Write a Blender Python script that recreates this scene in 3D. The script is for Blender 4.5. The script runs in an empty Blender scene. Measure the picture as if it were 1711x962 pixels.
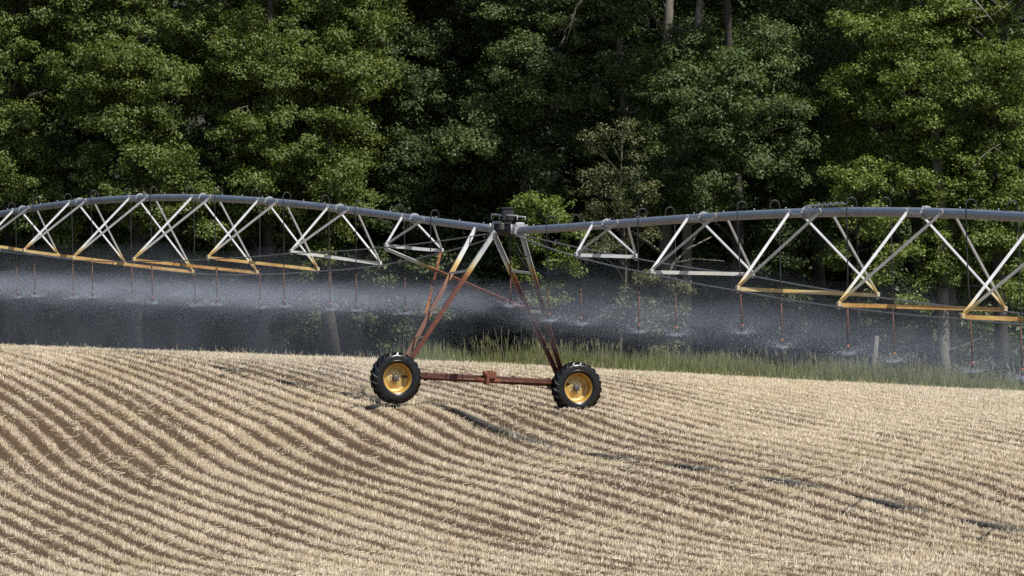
import bpy, bmesh, math, random
import numpy as np
from mathutils import Vector, Matrix

# ------------------------------------------------------------------ camera, sky, sun, exposure
SC = bpy.context.scene
COL = SC.collection
FPX, CX, CY, CAMZ = 10800.0, 855.5, 481.0, 2.70          # focal length and centre of the 1711 px wide photograph

cam = bpy.data.objects.new('camera', bpy.data.cameras.new('camera'))
COL.objects.link(cam)
cam.location = (0, 0, CAMZ)
cam.rotation_euler = (math.radians(90), 0, 0)
cam.data.sensor_width = 36.0
cam.data.lens = FPX / 1711 * 36.0
cam.data.clip_start = 1.0
cam.data.clip_end = 3000
SC.camera = cam

SUN_EL, SUN_ROT = 53.0, 129.0
world = bpy.data.worlds.new('World')
SC.world = world
world.use_nodes = True
wn = world.node_tree
bg = wn.nodes['Background']
sky = wn.nodes.new('ShaderNodeTexSky')
sky.sky_type = 'NISHITA'
sky.sun_disc = False
sky.sun_elevation = math.radians(SUN_EL)
sky.sun_rotation = math.radians(SUN_ROT)
wn.links.new(sky.outputs[0], bg.inputs[0])
bg.inputs[1].default_value = 0.095

sun = bpy.data.objects.new('sun', bpy.data.lights.new('sun', 'SUN'))
COL.objects.link(sun)
sun.data.energy = 5.0
sun.data.angle = math.radians(0.5)
sun.data.color = (1.0, 0.955, 0.89)
_e, _r = math.radians(SUN_EL), math.radians(SUN_ROT)
SUN_DIR = Vector((math.sin(_r) * math.cos(_e), math.cos(_r) * math.cos(_e), math.sin(_e)))
sun.rotation_euler = SUN_DIR.to_track_quat('Z', 'Y').to_euler()

SC.view_settings.view_transform = 'Standard'
SC.view_settings.look = 'None'
SC.view_settings.gamma = 1
SC.view_settings.use_curve_mapping = False
SC.view_settings.exposure = 0.2
SC.render.engine = 'CYCLES'
SC.cycles.max_bounces = 6
SC.cycles.diffuse_bounces = 3
SC.cycles.glossy_bounces = 2
SC.cycles.transmission_bounces = 3
SC.cycles.volume_bounces = 0
SC.cycles.transparent_max_bounces = 160
SC.cycles.use_denoising = False

RNG = np.random.default_rng(7)
random.seed(7)


def P(px, py, Y):
    """world point seen at a photograph pixel at depth Y"""
    return Vector(((px - CX) * Y / FPX, Y, CAMZ - (py - CY) * Y / FPX))


def tag(o, label=None, cat=None, group=None, kind=None):
    if label: o['label'] = label
    if cat: o['category'] = cat
    if group: o['group'] = group
    if kind: o['kind'] = kind
    return o


def empty(name, loc=(0, 0, 0)):
    o = bpy.data.objects.new(name, None)
    COL.objects.link(o)
    o.location = loc
    o.empty_display_size = 0.2
    return o


# ------------------------------------------------------------------ materials
def new_mat(name):
    m = bpy.data.materials.new(name)
    m.use_nodes = True
    nt = m.node_tree
    return m, nt, nt.nodes['Principled BSDF'], nt.nodes['Material Output']


def N(nt, t, **kw):
    n = nt.nodes.new(t)
    for k, v in kw.items():
        setattr(n, k, v)
    return n


def ramp(nt, stops, fac=None):
    r = N(nt, 'ShaderNodeValToRGB')
    el = r.color_ramp.elements
    while len(el) < len(stops):
        el.new(0.5)
    for e, (p, c) in zip(el, stops):
        e.position = p
        e.color = (*c, 1)
    if fac is not None:
        nt.links.new(fac, r.inputs[0])
    return r


def noise(nt, scale, detail=4, rough=0.6, coord=None):
    n = N(nt, 'ShaderNodeTexNoise')
    n.inputs['Scale'].default_value = scale
    n.inputs['Detail'].default_value = detail
    n.inputs['Roughness'].default_value = rough
    if coord is not None:
        nt.links.new(coord, n.inputs['Vector'])
    return n


def math_n(nt, op, a, b=None, clamp=False):
    m = N(nt, 'ShaderNodeMath', operation=op, use_clamp=clamp)
    for i, v in enumerate((a, b)):
        if v is None: continue
        if isinstance(v, (int, float)): m.inputs[i].default_value = v
        else: nt.links.new(v, m.inputs[i])
    return m.outputs[0]


def simple_mat(name, col, rough=0.6, metal=0.0, var=0.25, scale=8.0, bump=0.0):
    m, nt, b, out = new_mat(name)
    tc = N(nt, 'ShaderNodeTexCoord')
    nz = noise(nt, scale, 5, 0.65, tc.outputs['Object'])
    lo = tuple(c * (1 - var) for c in col)
    hi = tuple(min(1, c * (1 + var)) for c in col)
    r = ramp(nt, [(0.3, lo), (0.7, hi)], nz.outputs[0])
    nt.links.new(r.outputs[0], b.inputs['Base Color'])
    b.inputs['Roughness'].default_value = rough
    b.inputs['Metallic'].default_value = metal
    if bump:
        bp = N(nt, 'ShaderNodeBump')
        bp.inputs['Strength'].default_value = bump
        bp.inputs['Distance'].default_value = 0.02
        nt.links.new(nz.outputs[0], bp.inputs['Height'])
        nt.links.new(bp.outputs[0], b.inputs['Normal'])
    return m


def steel_mat():
    """galvanised steel that rusts where the vertex attribute 'rust' says water stands on it"""
    m, nt, b, out = new_mat('galvanised_steel')
    at = N(nt, 'ShaderNodeAttribute', attribute_name='rust')
    tc = N(nt, 'ShaderNodeTexCoord')
    nz = noise(nt, 14, 5, 0.7, tc.outputs['Object'])
    nz2 = noise(nt, 3.2, 3, 0.6, tc.outputs['Object'])
    k = math_n(nt, 'MULTIPLY', math_n(nt, 'SUBTRACT', nz.outputs[0], 0.5), 0.5)
    k = math_n(nt, 'MULTIPLY', k, math_n(nt, 'MULTIPLY', at.outputs['Fac'], 2.0, True))
    f = math_n(nt, 'ADD', at.outputs['Fac'], k, True)
    r = ramp(nt, [(0.0, (0.50, 0.51, 0.53)), (0.16, (0.53, 0.52, 0.46)), (0.32, (0.52, 0.40, 0.17)),
                  (0.48, (0.41, 0.225, 0.055)), (0.66, (0.21, 0.068, 0.019)), (0.84, (0.115, 0.034, 0.017)),
                  (1.0, (0.085, 0.024, 0.016))], f)
    sp = ramp(nt, [(0.3, (0.80, 0.80, 0.80)), (0.7, (1.1, 1.1, 1.1))], nz2.outputs[0])
    mx = N(nt, 'ShaderNodeMixRGB', blend_type='MULTIPLY')
    mx.inputs[0].default_value = 1
    nt.links.new(r.outputs[0], mx.inputs[1]); nt.links.new(sp.outputs[0], mx.inputs[2])
    nt.links.new(mx.outputs[0], b.inputs['Base Color'])
    met = math_n(nt, 'SUBTRACT', 0.25, math_n(nt, 'MULTIPLY', at.outputs['Fac'], 0.6), True)
    nt.links.new(met, b.inputs['Metallic'])
    b.inputs['Roughness'].default_value = 0.52
    return m


def leaf_mat(name, dark, light, trans=0.28):
    m, nt, b, out = new_mat(name)
    geo = N(nt, 'ShaderNodeNewGeometry')
    tc = N(nt, 'ShaderNodeTexCoord')
    nz = noise(nt, 0.55, 3, 0.6, tc.outputs['Object'])
    f = math_n(nt, 'ADD', math_n(nt, 'MULTIPLY', geo.outputs['Random Per Island'], 0.6),
               math_n(nt, 'MULTIPLY', math_n(nt, 'SUBTRACT', nz.outputs[0], 0.3), 1.0), True)
    r = ramp(nt, [(0.0, dark), (0.85, light), (1.0, tuple(min(1, c * k) for c, k in zip(light, (1.5, 1.25, 1.1))))], f)
    b.inputs['Roughness'].default_value = 0.5
    b.inputs['Specular IOR Level'].default_value = 0.35
    nt.links.new(r.outputs[0], b.inputs['Base Color'])
    tr = N(nt, 'ShaderNodeBsdfTranslucent')
    hs = N(nt, 'ShaderNodeMixRGB', blend_type='MULTIPLY')
    hs.inputs[0].default_value = 1
    hs.inputs[2].default_value = (1.2, 1.35, 0.5, 1)
    nt.links.new(r.outputs[0], hs.inputs[1])
    nt.links.new(hs.outputs[0], tr.inputs['Color'])
    mx = N(nt, 'ShaderNodeMixShader')
    mx.inputs[0].default_value = trans
    nt.links.new(b.outputs[0], mx.inputs[1]); nt.links.new(tr.outputs[0], mx.inputs[2])
    nt.links.new(mx.outputs[0], out.inputs['Surface'])
    return m


def blade_mat(name, cols, rough=0.6, trans=0.2, spec=0.3):
    m, nt, b, out = new_mat(name)
    geo = N(nt, 'ShaderNodeNewGeometry')
    n = len(cols)
    r = ramp(nt, [(i / (n - 1), c) for i, c in enumerate(cols)], geo.outputs['Random Per Island'])
    nz = noise(nt, 0.35, 4, 0.65, geo.outputs['Position'])
    sp = ramp(nt, [(0.25, (0.80, 0.82, 0.66)), (0.42, (0.92, 0.90, 0.84)), (0.58, (1.05, 1.05, 1.05)), (0.75, (0.96, 0.88, 0.80))], nz.outputs[0])
    mul = N(nt, 'ShaderNodeMixRGB', blend_type='MULTIPLY')
    mul.inputs[0].default_value = 1
    nt.links.new(r.outputs[0], mul.inputs[1]); nt.links.new(sp.outputs[0], mul.inputs[2])
    nt.links.new(mul.outputs[0], b.inputs['Base Color'])
    b.inputs['Roughness'].default_value = rough
    b.inputs['Specular IOR Level'].default_value = spec
    tr = N(nt, 'ShaderNodeBsdfTranslucent')
    nt.links.new(mul.outputs[0], tr.inputs['Color'])
    mx = N(nt, 'ShaderNodeMixShader')
    mx.inputs[0].default_value = trans
    nt.links.new(b.outputs[0], mx.inputs[1]); nt.links.new(tr.outputs[0], mx.inputs[2])
    nt.links.new(mx.outputs[0], out.inputs['Surface'])
    return m


M = {}
M['steel'] = steel_mat()
M['pipe'] = simple_mat('weathered_pipe', (0.215, 0.238, 0.275), 0.42, 0.35, 0.18, 2.2)
M['flange'] = simple_mat('bright_galvanised', (0.40, 0.41, 0.42), 0.45, 0.2, 0.15, 9)
M['rod'] = simple_mat('dull_rod_steel', (0.17, 0.17, 0.175), 0.6, 0.2, 0.2, 6)
M['hose'] = simple_mat('black_hose', (0.02, 0.021, 0.023), 0.55, 0, 0.2, 8)
M['rust'] = simple_mat('rusted_tube', (0.095, 0.040, 0.022), 0.75, 0, 0.45, 11)
M['rubber'] = simple_mat('wet_black_rubber', (0.007, 0.0072, 0.0078), 0.28, 0, 0.25, 9, 0.12)
M['rim'] = simple_mat('yellow_rim_paint', (0.50, 0.295, 0.06), 0.42, 0.25, 0.22, 5)
M['rim_dirty'] = simple_mat('dusty_yellow_dish', (0.58, 0.42, 0.15), 0.42, 0.15, 0.2, 4.5)
M['hub'] = simple_mat('grey_hub_steel', (0.11, 0.105, 0.10), 0.5, 0.5, 0.2, 14)
M['beam'] = simple_mat('rusty_maroon_beam', (0.085, 0.030, 0.017), 0.52, 0.1, 0.55, 7)
M['motor'] = simple_mat('rusty_red_motor', (0.17, 0.055, 0.028), 0.6, 0.0, 0.4, 16)
M['box'] = simple_mat('dark_plastic_box', (0.025, 0.027, 0.032), 0.45, 0, 0.15, 6)
M['nozzle'] = simple_mat('black_nozzle_plastic', (0.03, 0.03, 0.033), 0.4, 0, 0.2, 20)
M['orange'] = simple_mat('orange_nozzle', (0.32, 0.09, 0.02), 0.5, 0, 0.2, 20)
M['bark'] = simple_mat('grey_brown_bark', (0.045, 0.039, 0.032), 0.9, 0, 0.45, 5, 0.5)
M['pale_bark'] = simple_mat('pale_grey_bark', (0.155, 0.137, 0.112), 0.9, 0, 0.35, 4, 0.5)
M['twig'] = simple_mat('brown_twig_bark', (0.13, 0.11, 0.08), 0.9, 0, 0.3, 6, 0.3)
M['dead'] = simple_mat('bleached_dead_wood', (0.20, 0.175, 0.135), 0.9, 0, 0.3, 6, 0.3)
M['post'] = simple_mat('weathered_post_wood', (0.22, 0.205, 0.17), 0.9, 0, 0.3, 8, 0.4)

# ------------------------------------------------------------------ mesh helpers
class MB:
    def __init__(self):
        self.v, self.f, self.a, self.sm = [], [], [], []

    def add(self, vs, fs, attr=None, smooth=False):
        o = len(self.v)
        self.v += [Vector(v) for v in vs]
        self.f += [tuple(i + o for i in f) for f in fs]
        self.sm += [smooth] * len(fs)
        self.a += list(attr) if attr is not None else [0.0] * len(vs)

    def box(self, c, ax, ay, az, sx, sy, sz, attr=0.0):
        c = Vector(c); ax = Vector(ax) * sx / 2; ay = Vector(ay) * sy / 2; az = Vector(az) * sz / 2
        vs = [c + ax * i + ay * j + az * k for k in (-1, 1) for j in (-1, 1) for i in (-1, 1)]
        self.add(vs, [(0, 2, 3, 1), (4, 5, 7, 6), (0, 1, 5, 4), (1, 3, 7, 5), (3, 2, 6, 7), (2, 0, 4, 6)], [attr] * 8)

    def bevel_box(self, c, ax, ay, az, sx, sy, sz, r, attr=0.0):
        """box whose vertical (az) edges and rims are chamfered"""
        c = Vector(c); ax, ay, az = Vector(ax), Vector(ay), Vector(az)
        def ring(h, ins):
            x, y = sx / 2 - ins, sy / 2 - ins
            pts = [(x - r, -y), (x, -y + r), (x, y - r), (x - r, y), (-x + r, y), (-x, y - r), (-x, -y + r), (-x + r, -y)]
            return [c + ax * p + ay * q + az * h for p, q in pts]
        hs = [(-sz / 2, r), (-sz / 2 + r, 0), (sz / 2 - r, 0), (sz / 2, r)]
        vs, fs = [], []
        for h, i in hs: vs += ring(h, i)
        for k in range(3):
            for i in range(8):
                j = (i + 1) % 8
                fs.append((k * 8 + i, k * 8 + j, k * 8 + 8 + j, k * 8 + 8 + i))
        fs.append(tuple(reversed(range(8)))); fs.append(tuple(range(24, 32)))
        self.add(vs, fs, [attr] * 32)

    def tube(self, pts, rad, n=8, cap=True, attr=None, smooth=True):
        pts = [Vector(p) for p in pts]
        rads = rad if isinstance(rad, (list, tuple)) else [rad] * len(pts)
        vs, fs, at = [], [], []
        up = None
        for i, p in enumerate(pts):
            t = (pts[min(i + 1, len(pts) - 1)] - pts[max(i - 1, 0)]).normalized()
            if up is None:
                up = Vector((0, 0, 1)) if abs(t.z) < 0.9 else Vector((1, 0, 0))
            x = t.cross(up)
            if x.length < 1e-5: x = t.orthogonal()
            x.normalize(); y = x.cross(t).normalized(); up = y
            for k in range(n):
                a = 2 * math.pi * k / n
                vs.append(p + (x * math.cos(a) + y * math.sin(a)) * rads[i])
                at.append(0.0 if attr is None else (attr[i] if isinstance(attr, (list, tuple)) else attr))
        for i in range(len(pts) - 1):
            for k in range(n):
                j = (k + 1) % n
                fs.append((i * n + k, i * n + j, (i + 1) * n + j, (i + 1) * n + k))
        if cap:
            fs.append(tuple(reversed(range(n))))
            o = (len(pts) - 1) * n
            fs.append(tuple(range(o, o + n)))
        self.add(vs, fs, at, smooth)

    def angle(self, p0, p1, w, t, side, rust=None, seg=10):
        """angle-iron bar: two thin plates at a right angle; side = direction the web faces; rust = f(point)"""
        p0, p1 = Vector(p0), Vector(p1)
        d = (p1 - p0).normalized()
        s = Vector(side) - d * Vector(side).dot(d); s.normalize()
        u = d.cross(s).normalized()
        for (a, b, wa, wb, off) in ((u, s, w, t, Vector((0, 0, 0))), (s, u, w, t, u * (w / 2 - t / 2) - s * (w / 2 + t / 2 + 0.001))):
            vs, fs, at = [], [], []
            for i in range(seg + 1):
                p = p0.lerp(p1, i / seg) + off
                for (i1, i2) in ((-1, -1), (1, -1), (1, 1), (-1, 1)):
                    vs.append(p + a * wa / 2 * i1 + b * wb / 2 * i2)
                    at.append(rust(p) if rust else 0.0)
            for i in range(seg):
                for k in range(4):
                    j = (k + 1) % 4
                    fs.append((i * 4 + k, i * 4 + j, i * 4 + 4 + j, i * 4 + 4 + k))
            fs.append((3, 2, 1, 0)); o = seg * 4; fs.append((o, o + 1, o + 2, o + 3))
            self.add(vs, fs, at)

    def lathe(self, prof, c, axis, n=32, smooth=True, close=False):
        c = Vector(c); axis = Vector(axis).normalized()
        x = axis.orthogonal().normalized(); y = axis.cross(x)
        vs, fs = [], []
        m = len(prof)
        for k in range(n):
            a = 2 * math.pi * k / n
            rd = x * math.cos(a) + y * math.sin(a)
            for (r, h) in prof: vs.append(c + rd * r + axis * h)
        for k in range(n):
            k2 = (k + 1) % n
            for i in range(m if close else m - 1):
                j = (i + 1) % m
                fs.append((k * m + i, k2 * m + i, k2 * m + j, k * m + j))
        self.add(vs, fs, None, smooth)

    def build(self, name, mat, parent=None, origin=None):
        o = Vector(origin) if origin is not None else Vector((0, 0, 0))
        me = bpy.data.meshes.new(name)
        me.from_pydata([tuple(v - o) for v in self.v], [], self.f)
        if any(self.a):
            at = me.attributes.new('rust', 'FLOAT', 'POINT')
            at.data.foreach_set('value', np.array(self.a, np.float32))
        me.polygons.foreach_set('use_smooth', np.array(self.sm, bool))
        me.materials.append(mat)
        me.update()
        ob = bpy.data.objects.new(name, me)
        COL.objects.link(ob)
        if parent is not None: ob.parent = parent
        else: ob.location = o
        return ob


def np_mesh(name, verts, faces, mat, parent=None, smooth=False):
    """fast mesh from arrays; faces is an (n, k) array"""
    me = bpy.data.meshes.new(name)
    nv, (nf, k) = len(verts), faces.shape
    me.vertices.add(nv)
    me.vertices.foreach_set('co', np.ascontiguousarray(verts, np.float32).ravel())
    me.loops.add(nf * k)
    me.loops.foreach_set('vertex_index', np.ascontiguousarray(faces, np.int32).ravel())
    me.polygons.add(nf)
    me.polygons.foreach_set('loop_start', np.arange(0, nf * k, k, dtype=np.int32))
    if smooth: me.polygons.foreach_set('use_smooth', np.ones(nf, bool))
    me.update(calc_edges=True)
    me.materials.append(mat)
    ob = bpy.data.objects.new(name, me)
    COL.objects.link(ob)
    if parent is not None: ob.parent = parent
    return ob


def copy_thing(root, name=None):
    r = root.copy(); COL.objects.link(r)
    for ch in list(root.children):
        c = ch.copy(); COL.objects.link(c); c.parent = r
        for g in list(ch.children):
            d = g.copy(); COL.objects.link(d); d.parent = c
    return r


def outward(me):
    bm = bmesh.new(); bm.from_mesh(me)
    bmesh.ops.remove_doubles(bm, verts=bm.verts, dist=1e-5)
    bmesh.ops.recalc_face_normals(bm, faces=bm.faces)
    bm.to_mesh(me); bm.free()


def vnoise(x, y, scale, seed):
    """smooth value noise on arrays, 0..1"""
    x = np.asarray(x) / scale + 1000.3 + seed * 17.7; y = np.asarray(y) / scale + 1000.7 + seed * 9.1
    xi, yi = np.floor(x).astype(np.int64), np.floor(y).astype(np.int64)
    fx, fy = x - xi, y - yi
    fx = fx * fx * (3 - 2 * fx); fy = fy * fy * (3 - 2 * fy)
    def h(a, b):
        n = (a * 374761393 + b * 668265263 + seed * 1442695) & 0x7fffffff
        n = ((n ^ (n >> 13)) * 1274126177) & 0x7fffffff
        return ((n ^ (n >> 16)) & 0xffff) / 65535.0
    return (h(xi, yi) * (1 - fx) + h(xi + 1, yi) * fx) * (1 - fy) + (h(xi, yi + 1) * (1 - fx) + h(xi + 1, yi + 1) * fx) * fy


# ------------------------------------------------------------------ terrain
_anch = [  # photograph pixel + depth
    (660, 671, 149.2), (963, 687, 151.0),
    (0, 583, 168), (200, 587, 171), (400, 594, 174), (660, 604, 177), (855, 611, 180), (1000, 624, 182), (1300, 643, 184), (1711, 660, 184),
    (0, 690, 150), (0, 800, 141), (0, 962, 118.6), (345, 700, 150), (345, 800, 138),
    (660, 640, 160), (700, 800, 133), (700, 962, 108), (1000, 800, 127.5), (1050, 962, 104),
    (1300, 720, 142), (1500, 720, 138), (1600, 800, 120), (1500, 962, 99), (1711, 700, 145), (1350, 850, 117),
]
_A = [tuple(P(*a)) for a in _anch]
_A += [  # the ground the photograph does not show: the dip behind the crest, the floor of the wood and the bank behind it
    (-14, 183, 0.72), (-7, 184, 0.6), (-16, 205, 0.0), (-5, 205, -0.1), (5, 205, -0.45), (16, 205, -0.6), (30, 205, -0.9), (-32, 205, 0.3),
    (-20, 235, 3.5), (0, 235, 3.5), (20, 235, 3.2), (0, 275, 16), (-50, 275, 16), (50, 275, 16),
    (-30, 170, 1.7), (-30, 140, -0.7), (-26, 110, -2.6), (30, 170, -0.9), (26, 140, -1.2), (26, 110, -1.9), (22, 95, -2.6),
    (0, 80, -2.9), (-20, 80, -3.4), (20, 80, -3.0), (0, 30, 0.0), (-30, 30, 0.0), (30, 30, 0.0), (0, 0, 1.05), (0, -40, 1.4),
]
_A = np.array(_A)
_S = 20.0


def _tps(d2):
    return 0.5 * d2 * np.log(d2 + 1e-9)


def _fit():
    xy = _A[:, :2] / _S
    d2 = ((xy[:, None] - xy[None]) ** 2).sum(-1)
    n = len(xy)
    K = _tps(d2) + np.eye(n) * 0.035
    Q = np.c_[np.ones(n), xy]
    L = np.block([[K, Q], [Q.T, np.zeros((3, 3))]])
    return np.linalg.solve(L, np.r_[_A[:, 2], 0, 0, 0]), xy


_W, _XY = _fit()


def ground(x, y):
    x = np.clip(np.atleast_1d(np.asarray(x, float)), -50, 50); y = np.clip(np.atleast_1d(np.asarray(y, float)), -40, 275)
    out = np.empty(x.shape)
    fx, fy, fo = x.ravel() / _S, y.ravel() / _S, out.reshape(-1)
    for i in range(0, len(fx), 50000):
        sl = slice(i, i + 50000)
        d2 = (fx[sl, None] - _XY[None, :, 0]) ** 2 + (fy[sl, None] - _XY[None, :, 1]) ** 2
        fo[sl] = _tps(d2) @ _W[:-3] + _W[-3] + _W[-2] * fx[sl] + _W[-1] * fy[sl]
    return out


def gz(x, y):
    return float(ground([x], [y])[0])


# drilled rows: phase (in rows) as a smooth function of the plan position, fitted to the run of the rows
_rows = [  # pixel, depth is found on the terrain; slope of the row in the photograph
    (0, 690, .80), (100, 760, .85), (60, 800, .85), (115, 837, .60), (180, 868, .46), (240, 892, .42), (40, 872, .46), (165, 925, .44), (220, 940, .40),
    (230, 656, .48), (280, 683, .55), (345, 717, .55), (400, 750, .55), (600, 755, .40), (1025, 845, .36), (1085, 866, .33), (1155, 888, .28),
    (1220, 902, .22), (1305, 918, .20), (1040, 900, .26), (1120, 920, .22), (1250, 950, .19), (1110, 683, .27), (1240, 720, .30), (1380, 763, .30),
    (1500, 800, .30), (1630, 837, .28), (950, 750, .40), (700, 640, .24), (500, 640, .33), (1400, 690, .2), (800, 850, .36), (600, 880, .40),
]


def ray_ground(px, py):
    Y = np.arange(90, 190, 0.25)
    X = (px - CX) * Y / FPX
    zr = CAMZ - (py - CY) * Y / FPX
    zg = ground(X, Y)
    k = np.argmax(zr < zg)
    return X[k], Y[k]


def _pf(x, y):
    u, v = np.asarray(x, float) / 15.0, (np.asarray(y, float) - 140.0) / 30.0
    return np.stack([u, v, u * u, u * v, v * v, u ** 3, u * u * v, u * v * v, v ** 3], -1)


def _pgrad(x, y, h=0.01):
    return (_pf(x + h, y) - _pf(x - h, y)) / (2 * h), (_pf(x, y + h) - _pf(x, y - h)) / (2 * h)


def _rowfit():
    A, b = [], []
    for px, py, sl in _rows:
        x0, y0 = ray_ground(px - 8, py - 8 * sl)
        x1, y1 = ray_ground(px + 8, py + 8 * sl)
        d = np.array([x1 - x0, y1 - y0]); ln = np.hypot(*d)
        if ln < 1e-3: continue
        d /= ln
        xm, ym = (x0 + x1) / 2, (y0 + y1) / 2
        gx, gy = _pgrad(xm, ym)
        A.append((gx * d[0] + gy * d[1]) * (12 if px < 420 else 6)); b.append(0)
        A.append((gx * -d[1] + gy * d[0]) * 1.0); b.append(1 / 0.47 * (1 if -d[1] > 0 else -1))
    A = np.array(A); b = np.array(b)
    R = np.diag([0, 0, .05, .05, .05, .15, .15, .15, .15])
    return np.linalg.lstsq(np.r_[A, R], np.r_[b, np.zeros(9)], rcond=None)[0]


_RC = _rowfit()


def row_phase(x, y):
    x = np.asarray(x, float); y = np.asarray(y, float)
    w = (vnoise(x, y * .16, 5.0, 3) - .5) * 0.14 + (vnoise(x, y * .2, 0.8, 4) - .5) * 0.14 + (vnoise(x, y * .5, 0.3, 6) - .5) * 0.06
    return _pf(np.clip(x, -26, 26), np.clip(y, 80, 192)) @ _RC + w


def row_band(x, y):
    """0 in the bare furrow between rows, 1 on the stubble row"""
    p = row_phase(x, y)
    c = 0.5 + 0.5 * np.cos(2 * np.pi * p)
    # rows that were left barer, rows thickly covered
    k = np.round(p)
    rv = vnoise(k * 3.1, np.asarray(y) * 0.02 + k, 1.0, 11)
    return c, rv


EDGE = lambda x: 184.0 + 0.0 * x + 1.2 * (vnoise(x, x * 0, 6.0, 21) - .5)   # where the field stops and the verge begins


def wet_shade_mask(x, y):
    """dark patches: damp soil in the wheel rut, and cast shadow of the spans painted into the colour"""
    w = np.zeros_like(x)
    for px, py, rx, ry, s in ((604, 667, .35, 1.2, .8), (690, 672, .3, .9, .5), (925, 690, .35, .9, .6), (480, 620, 2.0, 3, .2), (620, 640, 1.2, 3, .2), (738, 673, .3, 1.0, .8), (640, 672, .3, 1.2, .6)):  # far pair and the one right of the left wheel are painted span shadow
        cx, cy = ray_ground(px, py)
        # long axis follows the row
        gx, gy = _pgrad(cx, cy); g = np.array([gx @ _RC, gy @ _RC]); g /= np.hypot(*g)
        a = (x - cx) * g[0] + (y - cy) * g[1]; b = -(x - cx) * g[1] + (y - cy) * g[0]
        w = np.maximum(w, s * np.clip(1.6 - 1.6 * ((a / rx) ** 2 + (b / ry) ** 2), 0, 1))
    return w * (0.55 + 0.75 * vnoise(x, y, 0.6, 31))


def field_material():
    m, nt, b, out = new_mat('stubble_field_soil')
    ph = N(nt, 'ShaderNodeAttribute', attribute_name='row_band')
    wet_shade = N(nt, 'ShaderNodeAttribute', attribute_name='wet_shade')
    geo = N(nt, 'ShaderNodeNewGeometry')
    fine = noise(nt, 26, 6, 0.7, geo.outputs['Position'])
    mid = noise(nt, 2.4, 4, 0.6, geo.outputs['Position'])
    k = math_n(nt, 'ADD', ph.outputs['Fac'], math_n(nt, 'MULTIPLY', math_n(nt, 'SUBTRACT', fine.outputs[0], 0.5), 1.7))
    k = math_n(nt, 'ADD', k, math_n(nt, 'MULTIPLY', math_n(nt, 'SUBTRACT', mid.outputs[0], 0.5), 0.6))
    r = ramp(nt, [(0.22, (0.098, 0.061, 0.033)), (0.5, (0.18, 0.122, 0.072)), (0.8, (0.42, 0.325, 0.21)), (1.0, (0.54, 0.43, 0.29))], k)
    mx = N(nt, 'ShaderNodeMixRGB')
    nt.links.new(math_n(nt, 'MULTIPLY', wet_shade.outputs['Fac'], 0.9, True), mx.inputs[0])
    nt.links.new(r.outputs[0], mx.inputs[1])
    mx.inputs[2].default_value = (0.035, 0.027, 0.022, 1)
    nt.links.new(mx.outputs[0], b.inputs['Base Color'])
    b.inputs['Roughness'].default_value = 0.9
    b.inputs['Specular IOR Level'].default_value = 0.2
    bp = N(nt, 'ShaderNodeBump')
    bp.inputs['Strength'].default_value = 0.9
    bp.inputs['Distance'].default_value = 0.05
    nt.links.new(fine.outputs[0], bp.inputs['Height'])
    nt.links.new(bp.outputs[0], b.inputs['Normal'])
    return m


def build_field():
    xs = np.r_[-600, -300, -150, -90, -60, -45, -36, -30, np.arange(-26, 26.01, 0.075), 30, 36, 45, 60, 90, 150, 300, 600]
    ys = np.r_[-400, -200, -100, -60, -40, -20, 0, 15, 30, 45, 60, 70, 80, 86, np.arange(90, 190.01, 0.45), 192, 194, 196, 199, 202, 205, 208, 212, 216, 220,
               np.arange(226, 276, 6), 290, 330, 400, 600, 1000]
    X, Y = np.meshgrid(xs, ys)
    Z = ground(X, Y)
    inn = (np.abs(X) <= 26) & (Y >= 90) & (Y < EDGE(X))
    c, rv = row_band(X, Y)
    band = np.where(inn, 0.02 + 0.80 * np.clip((c - .33 + .42 * (rv - .5) + .4 * (vnoise(X, Y * .13, 1.6, 41) - .5)) * 1.9, 0, 1), 0.5)
    band += np.where(inn, np.clip((X - 2) / 16, 0, .22) * np.clip((Y - 125) / 40, 0, 1), 0)
    Z = Z + np.where(inn, 0.06 * (c - .5) + 0.02 * (vnoise(X, Y, 0.5, 5) - .5), 0)
    wet_shade = np.where(inn, wet_shade_mask(X, Y), 0)
    nx, ny = len(xs), len(ys)
    idx = np.arange(nx * ny).reshape(ny, nx)
    F = np.stack([idx[:-1, :-1], idx[:-1, 1:], idx[1:, 1:], idx[1:, :-1]], -1).reshape(-1, 4)
    mat = field_material()
    ob = np_mesh('field', np.stack([X, Y, Z], -1).reshape(-1, 3), F, mat, smooth=True)
    ob.data.materials.append(simple_mat('wood_floor_litter', (0.026, 0.028, 0.016), 0.95, 0, 0.4, 3, 0.5))
    yc = Y[:-1, :-1].reshape(-1) + 0.5
    ob.data.polygons.foreach_set('material_index', (yc > 184.5).astype(np.int32))
    for nme, arr in (('row_band', band), ('wet_shade', wet_shade)):
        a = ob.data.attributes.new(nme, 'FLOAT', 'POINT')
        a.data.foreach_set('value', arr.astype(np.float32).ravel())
    tag(ob, kind='structure')


build_field()


def blades(n_pts, base, hgt, wid, lean, lean_dir=None, face=None, tip=0.6):
    """thin upright blades as quads: returns verts, faces"""
    n = len(base)
    a = RNG.uniform(0, 2 * np.pi, n) if lean_dir is None else lean_dir
    L = np.stack([np.cos(a) * lean, np.sin(a) * lean, np.sqrt(np.clip(1 - lean ** 2, 0.02, 1))], -1)
    f = RNG.uniform(-1.0, 1.0, n) if face is None else face
    S = np.stack([np.cos(f), np.sin(f), np.zeros(n)], -1)
    w = wid[:, None]
    top = base + L * hgt[:, None]
    V = np.stack([base - S * w / 2, base + S * w / 2, top + S * w / 2 * tip, top - S * w / 2 * tip], 1)
    F = np.arange(n * 4, dtype=np.int32).reshape(n, 4)
    return V.reshape(-1, 3), F


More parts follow.
